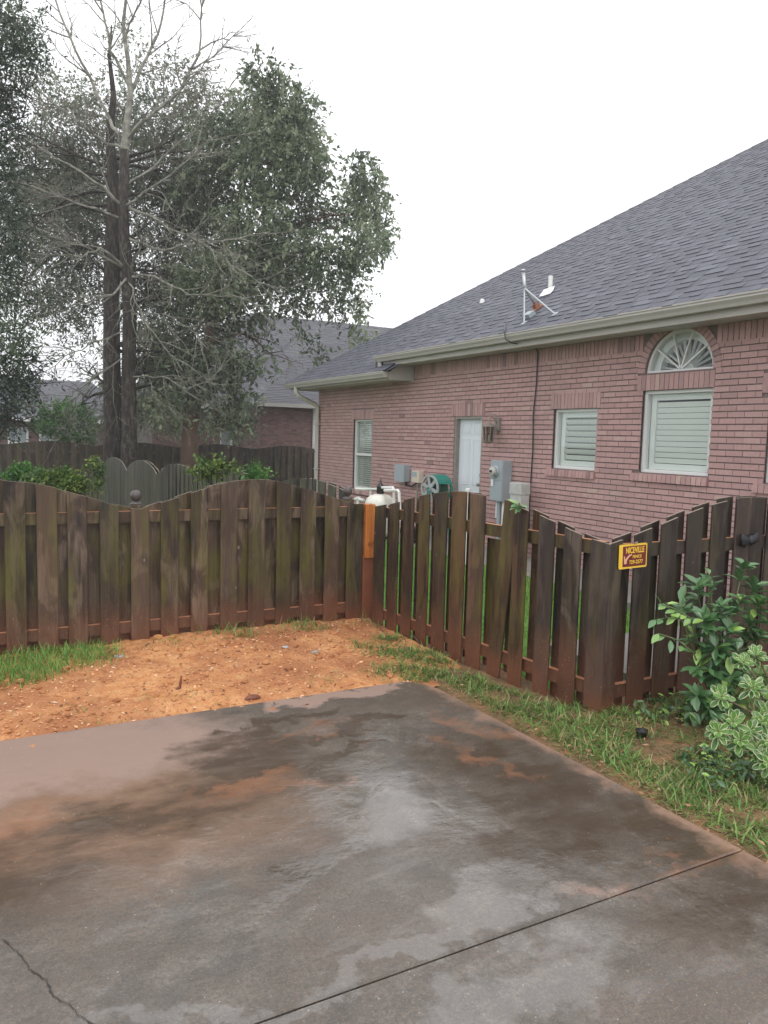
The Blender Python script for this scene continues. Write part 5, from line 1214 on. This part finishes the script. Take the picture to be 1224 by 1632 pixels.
# two long arms reaching left
for (pl, tips) in (([(1105, 1040), (1080, 1020), (1050, 1010)], 4), ([(1100, 985), (1075, 970), (1052, 962)], 4), ([(1085, 985), (1062, 985), (1045, 988)], 2)):
    pts = [on_y(a, b, 2.95) for a, b in pl]; ts.tube([root.lerp(pts[0], .6)]+pts, [.006, .005, .004, .003], 6)
    for k in range(tips+3):
        f = k/(tips+2); p_ = pts[0].lerp(pts[-1], f); d = (pts[-1]-pts[0]).normalized()*random.uniform(.5, 1)+Vector((0, random.uniform(-.5, .3), random.uniform(-.7, .7))); bushleaf(tl, p_, d, Vector((0, -.5, 1)), .085*random.uniform(.7, 1.1), .036, random.uniform(.5, .95))
tl.build('foliage', 'glossy_leaf', ga, smooth=True); ts.build('stems', 'stem_green', ga, smooth=True)
# variegated bush
va = thing('variegated_bush', (4.0, 2.45, 0), 'cream edged variegated bush at the right border of the view', 'bush')
tl = MB(); ts = MB(); root = Vector((4.0, 2.45, 0))
def rosette(px, py, Y, n=8, L=.068):
    c = on_y(px, py, Y); ts.tube([root, root.lerp(c, .5)+Vector((0, 0, .03)), c], [.008, .006, .004], 6); ax = ((c-root).normalized()*.5+Vector((-.35, -.6, .65))).normalized()
    s1 = ax.orthogonal().normalized(); s2 = ax.cross(s1)
    for lay in range(3):
        m_ = n if lay < 2 else n-3
        for k in range(m_):
            a = 2*math.pi*k/m_+lay*.4+random.uniform(-.15, .15); a += random.uniform(-.25, .25); rd = (s1*math.cos(a)+s2*math.sin(a)+Vector((random.gauss(0, .15), random.gauss(0, .15), random.gauss(0, .15)))); sp_ = (.15, .6, 1.3)[2-lay]
            bushleaf(tl, c-ax*.012*lay+rd*.004, rd+ax*sp_, ax-rd*.3, L*random.uniform(.55, 1.2)*(1.1-.18*(2-lay)), L*.46, random.uniform(.05, .38) if lay else .42, random.uniform(.55, .95), .3)
for px, py, Y in ((1185, 1055, 2.6), (1205, 1045, 2.65), (1150, 1110, 2.5), (1200, 1095, 2.5), (1225, 1110, 2.5), (1145, 1165, 2.35), (1168, 1150, 2.35), (1215, 1150, 2.35), (1180, 1180, 2.3), (1205, 1195, 2.3), (1228, 1185, 2.25), (1225, 1215, 2.2), (1240, 1060, 2.6), (1240, 1140, 2.4), (1245, 1210, 2.2), (1195, 1165, 2.35), (1222, 1135, 2.45), (1210, 1075, 2.65)):
    rosette(px, py, Y)
tl.build('foliage', 'variegated_leaf', va, smooth=True); ts.build('stems', 'brown_bark', va, smooth=True)
# low dark plants below the bushes
lo_ = thing('ground_plant', (3.75, 2.3, 0), 'low dark leafy weeds spreading in the grass below the variegated bush', 'weeds'); lo_['kind'] = 'stuff'
tl = MB(); ts = MB()
for _ in range(60):
    px, py = random.uniform(1085, 1224), random.uniform(1195, 1255); c = on_z(px, py, .03); root = Vector((c.x, c.y, -.01)); cluster(px, py, c.y, 4, .05, .15, root, .002)
tl.build('foliage', 'glossy_leaf', lo_, smooth=True)['kind'] = 'stuff'; ts.build('stems', 'stem_green', lo_)['kind'] = 'stuff'
lo2 = thing('ground_plant', (3.75, 3.05, 0), 'trailing leafy cuttings on the brown mulch at the foot of the corner fence', 'plant')
tl = MB(); ts = MB()
for _ in range(34):
    px, py = random.uniform(1010, 1150), random.uniform(1098, 1150); c = on_z(px, py, .04); root = Vector((c.x+.02, c.y, -.01)); cluster(px, py, c.y, 4, .06, .4, root, .002)
for a_, b_ in (((1130, 1128), (1030, 1150)), ((1060, 1105), (1040, 1075)), ((1090, 1120), (1075, 1095))):
    A, B_ = on_z(*a_, .05), on_z(*b_, .03); ts.tube([A, A.lerp(B_, .5)+Vector((0, 0, .03)), B_], .003, 5)
tl.build('foliage', 'glossy_leaf', lo2, smooth=True); ts.build('stems', 'stem_green', lo2)
# seedling growing on the fence top
wd_ = thing('fence_top_weed', gp(4.08)+Vector((0, 0, 1.25)), 'leafy weed growing from the top of a middle fence board', 'weed')
tl = MB(); ts = MB(); root = gp(4.08)+Vector((0, 0, 1.22))
wc = root+nn*.03
ts.tube([root, wc], [.004, .006], 5)
for k in range(16):
    a = random.uniform(0, 6.28); d = nn*random.uniform(.1, 1)+u*random.uniform(-1, 1)+Vector((0, 0, random.uniform(-.6, .7))); p_ = wc+d*.012; bushleaf(tl, p_, d, Vector((-.4, -.4, 1)), random.uniform(.045, .08), .03, random.uniform(.5, .9))
tl.build('foliage', 'glossy_leaf', wd_, smooth=True); ts.build('stems', 'stem_green', wd_)

# ------------------------------------------------------------------ neighbouring houses
def face_bricks(t, p0, p1, z0, z1, ch=.0677, L=.203, openings=()):
    """real bricks on a wall between p0 and p1 (xy)"""
    p0 = Vector((*p0, 0)); p1 = Vector((*p1, 0)); d = p1-p0; Lw = d.length; d.normalize(); n = Vector((d.y, -d.x, 0)); z = z0; r_ = 0
    while z < z1-.05:
        y = -(r_ % 2)*L/2
        while y < Lw:
            a, b = max(0, y), min(y+L-.01, Lw)
            if b-a > .02 and not any(o_[0] < (a+b)/2 < o_[1] and o_[2] < z+.03 < o_[3] for o_ in openings):
                c = p0+d*(a+b)/2; t.obox((c.x+n.x*.006, c.y+n.y*.006, z+.029), d*(b-a)/2, n*.01, (0, 0, .029), min(1, max(0, random.gauss(.5, .25))))
            y += L
        z += ch; r_ += 1
def poly_roof(t, pts, n_rows=None, tone=.5, ex=.145):
    """slope split in shingle courses; pts: eave a, eave b, top b, top a"""
    a, b, c_, d = map(Vector, pts); H = max((d-a).length, (c_-b).length); n = max(2, int(H/ex)); nrmv = (b-a).cross(d-a).normalized()
    if nrmv.z < 0: nrmv = -nrmv
    for i in range(n):
        f0, f1 = i/n, (i+1)/n; p, q = a.lerp(d, f0), b.lerp(c_, f0); r_, s_ = b.lerp(c_, f1), a.lerp(d, f1); Lr = (q-p).length; k = max(1, int(Lr/.5)); 
        for j in range(k):
            g0, g1 = j/k, (j+1)/k; up = nrmv*(.012 if (i*7+j*3) % 2 else .006)
            A, B_ = p.lerp(q, g0)+up, p.lerp(q, g1)+up; C_, D_ = s_.lerp(r_, g1), s_.lerp(r_, g0)
            t.add([A, B_, C_, D_, A-up, B_-up], [(0, 1, 2, 3), (4, 5, 1, 0)], min(1, max(0, random.gauss(tone, .2))))
nh = thing('brick_house', (11, 29, -.6), 'neighbouring dark brick house with a grey hip roof beyond the far brown fence', 'house')
ze = on_y(452, 643, 26.6).z; X0n = on_y(415, 680, 27.0).x; X1n = X0n+9
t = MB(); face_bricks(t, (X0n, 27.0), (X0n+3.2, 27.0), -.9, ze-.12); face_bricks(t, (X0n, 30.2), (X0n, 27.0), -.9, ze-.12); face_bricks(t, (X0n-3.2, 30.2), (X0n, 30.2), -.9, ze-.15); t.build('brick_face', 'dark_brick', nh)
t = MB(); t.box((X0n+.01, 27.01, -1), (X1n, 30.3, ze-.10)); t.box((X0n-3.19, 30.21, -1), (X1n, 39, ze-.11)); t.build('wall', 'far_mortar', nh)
e0 = (X0n-.35, 26.6, ze); hp_ = 3.0; pn = .75
t = MB()
poly_roof(t, (e0, (X1n, 26.6, ze), (X1n, 26.6+5, ze+5*pn), (X0n-.35+5, 26.6+5, ze+5*pn)))
poly_roof(t, ((X0n-.35, 36, ze), e0, (X0n-.35+5, 31.6, ze+5*pn), (X0n-.35+5, 36, ze+5*pn)))
M0 = (X0n-3.6, 29.8, ze-.05); sH = 6.2
poly_roof(t, (M0, (X1n+6, 29.8, ze-.05), (X1n+6, 29.8+sH, ze-.05+sH*pn), (M0[0]+sH, 29.8+sH, ze-.05+sH*pn)), tone=.45)
poly_roof(t, ((M0[0], 40, ze-.05), M0, (M0[0]+sH, 29.8+sH, ze-.05+sH*pn), (M0[0]+sH, 40, ze-.05+sH*pn)), tone=.4)
t.build('roof', 'far_shingle', nh)
t = MB(); t.box((X0n-.37, 26.55, ze-.13), (X1n, 26.64, ze)); t.box((X0n-.37, 26.64, ze-.13), (X0n-.28, 29.75, ze)); t.box((X0n-.28, 26.64, ze-.13), (X1n, 26.98, ze-.12)); t.box((X0n-3.62, 29.75, ze-.20), (X0n-.37, 29.84, ze-.05)); t.build('gutter', 'gutter_paint', nh)
t = MB(); t.tube([(X0n-.1, 30.12, ze-.2), (X0n-.1, 30.12, -.9)], .05, 4); t.build('downspout', 'white_trim', nh)
pd = on_y(500, 690, 26.92); t = MB(); t.tube([(pd.x, 26.92, ze-.1), (pd.x, 26.92, -.9)], .05, 4); t.build('downspout', 'white_trim', nh)
wn_ = on_y(364, 700, 30.18); t = MB(); frame_rect(t, 0, .7, 0, .9, 0, .05, .05) ; 
me_ = [(wn_.x-.35+v[1], 30.17-v[0], wn_.z-.5+v[2]) for v in t.v]; t.v = me_; wo_ = t.build('window', 'white_trim', nh)
t = MB(); t.box((wn_.x-.3, 30.18, wn_.z-.45), (wn_.x+.3, 30.185, wn_.z+.35)); t.build('pane', 'box_grey', wo_)

fh = thing('brick_house', (4, 36, -1), 'distant low brick house with white windows at the far left behind the fence', 'house')
YH = 36.0; zl = on_y(60, 666, YH-.5).z; Xl, Xr_ = on_y(-120, 690, YH).x, on_y(215, 690, YH).x
t = MB(); c1 = on_y(12, 690, YH).x; c2 = on_y(45, 690, YH).x; c3 = on_y(62, 690, YH).x; c4 = on_y(98, 690, YH).x
W1 = (c1-Xl, c2-Xl, .4, 1.68); W2 = (c3-Xl, c4-Xl, .9, 1.72)
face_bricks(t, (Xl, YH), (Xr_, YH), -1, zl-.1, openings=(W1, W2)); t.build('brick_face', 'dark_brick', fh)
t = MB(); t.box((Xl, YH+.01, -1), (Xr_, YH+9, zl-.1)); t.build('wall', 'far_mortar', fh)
t = MB(); poly_roof(t, ((Xl-.5, YH-.5, zl), (Xr_+.5, YH-.5, zl), (Xr_-1.6, YH+2.0, zl+1.75), (Xl+1.5, YH+2.0, zl+1.75)), tone=.7)
poly_roof(t, ((Xr_+.5, YH-.5, zl), (Xr_+.5, YH+9, zl), (Xr_-1.6, YH+6.5, zl+1.75), (Xr_-1.6, YH+2.0, zl+1.75)), tone=.5); t.build('roof', 'far_shingle', fh)
t = MB(); t.box((Xl-.5, YH-.56, zl-.16), (Xr_+.5, YH-.48, zl)); t.build('gutter', 'white_trim', fh)
for (a, b, z0, z1) in (W1, W2):
    t = MB(); frame_rect(t, a, b, z0, z1, 0, .06, .08); t.box((0, (a+b)/2-.03, z0+.08), (.05, (a+b)/2+.03, z1-.08)); t.box((0.001, a+.08, (z0+z1)/2-.02), (.049, b-.08, (z0+z1)/2+.02))
    t.v = [(Xl+v[1], YH-.03-v[0], v[2]) for v in t.v]; w_ = t.build('window', 'white_trim', fh)
    t = MB(); t.box((Xl+a+.05, YH-.02, z0+.05), (Xl+b-.05, YH-.012, z1-.05)); t.build('pane', 'box_grey', w_)

# ------------------------------------------------------------------ humid air
m = bpy.data.materials.new('haze_air'); m.use_nodes = True; nt = m.node_tree; nt.nodes.clear()
pv = nd(nt, 'VolumePrincipled', {'Color': (.98, .985, 1.0, 1), 'Density': .0024, 'Anisotropy': .2}); ho = nd(nt, 'OutputMaterial'); nt.links.new(pv.outputs[0], ho.inputs['Volume']); M['haze_air'] = m
t = MB(); t.box((-330, -230, -3), (330, 530, 26)); o = t.build('haze', 'haze_air'); tag(o, 'pale humid air', 'haze', kind='stuff')
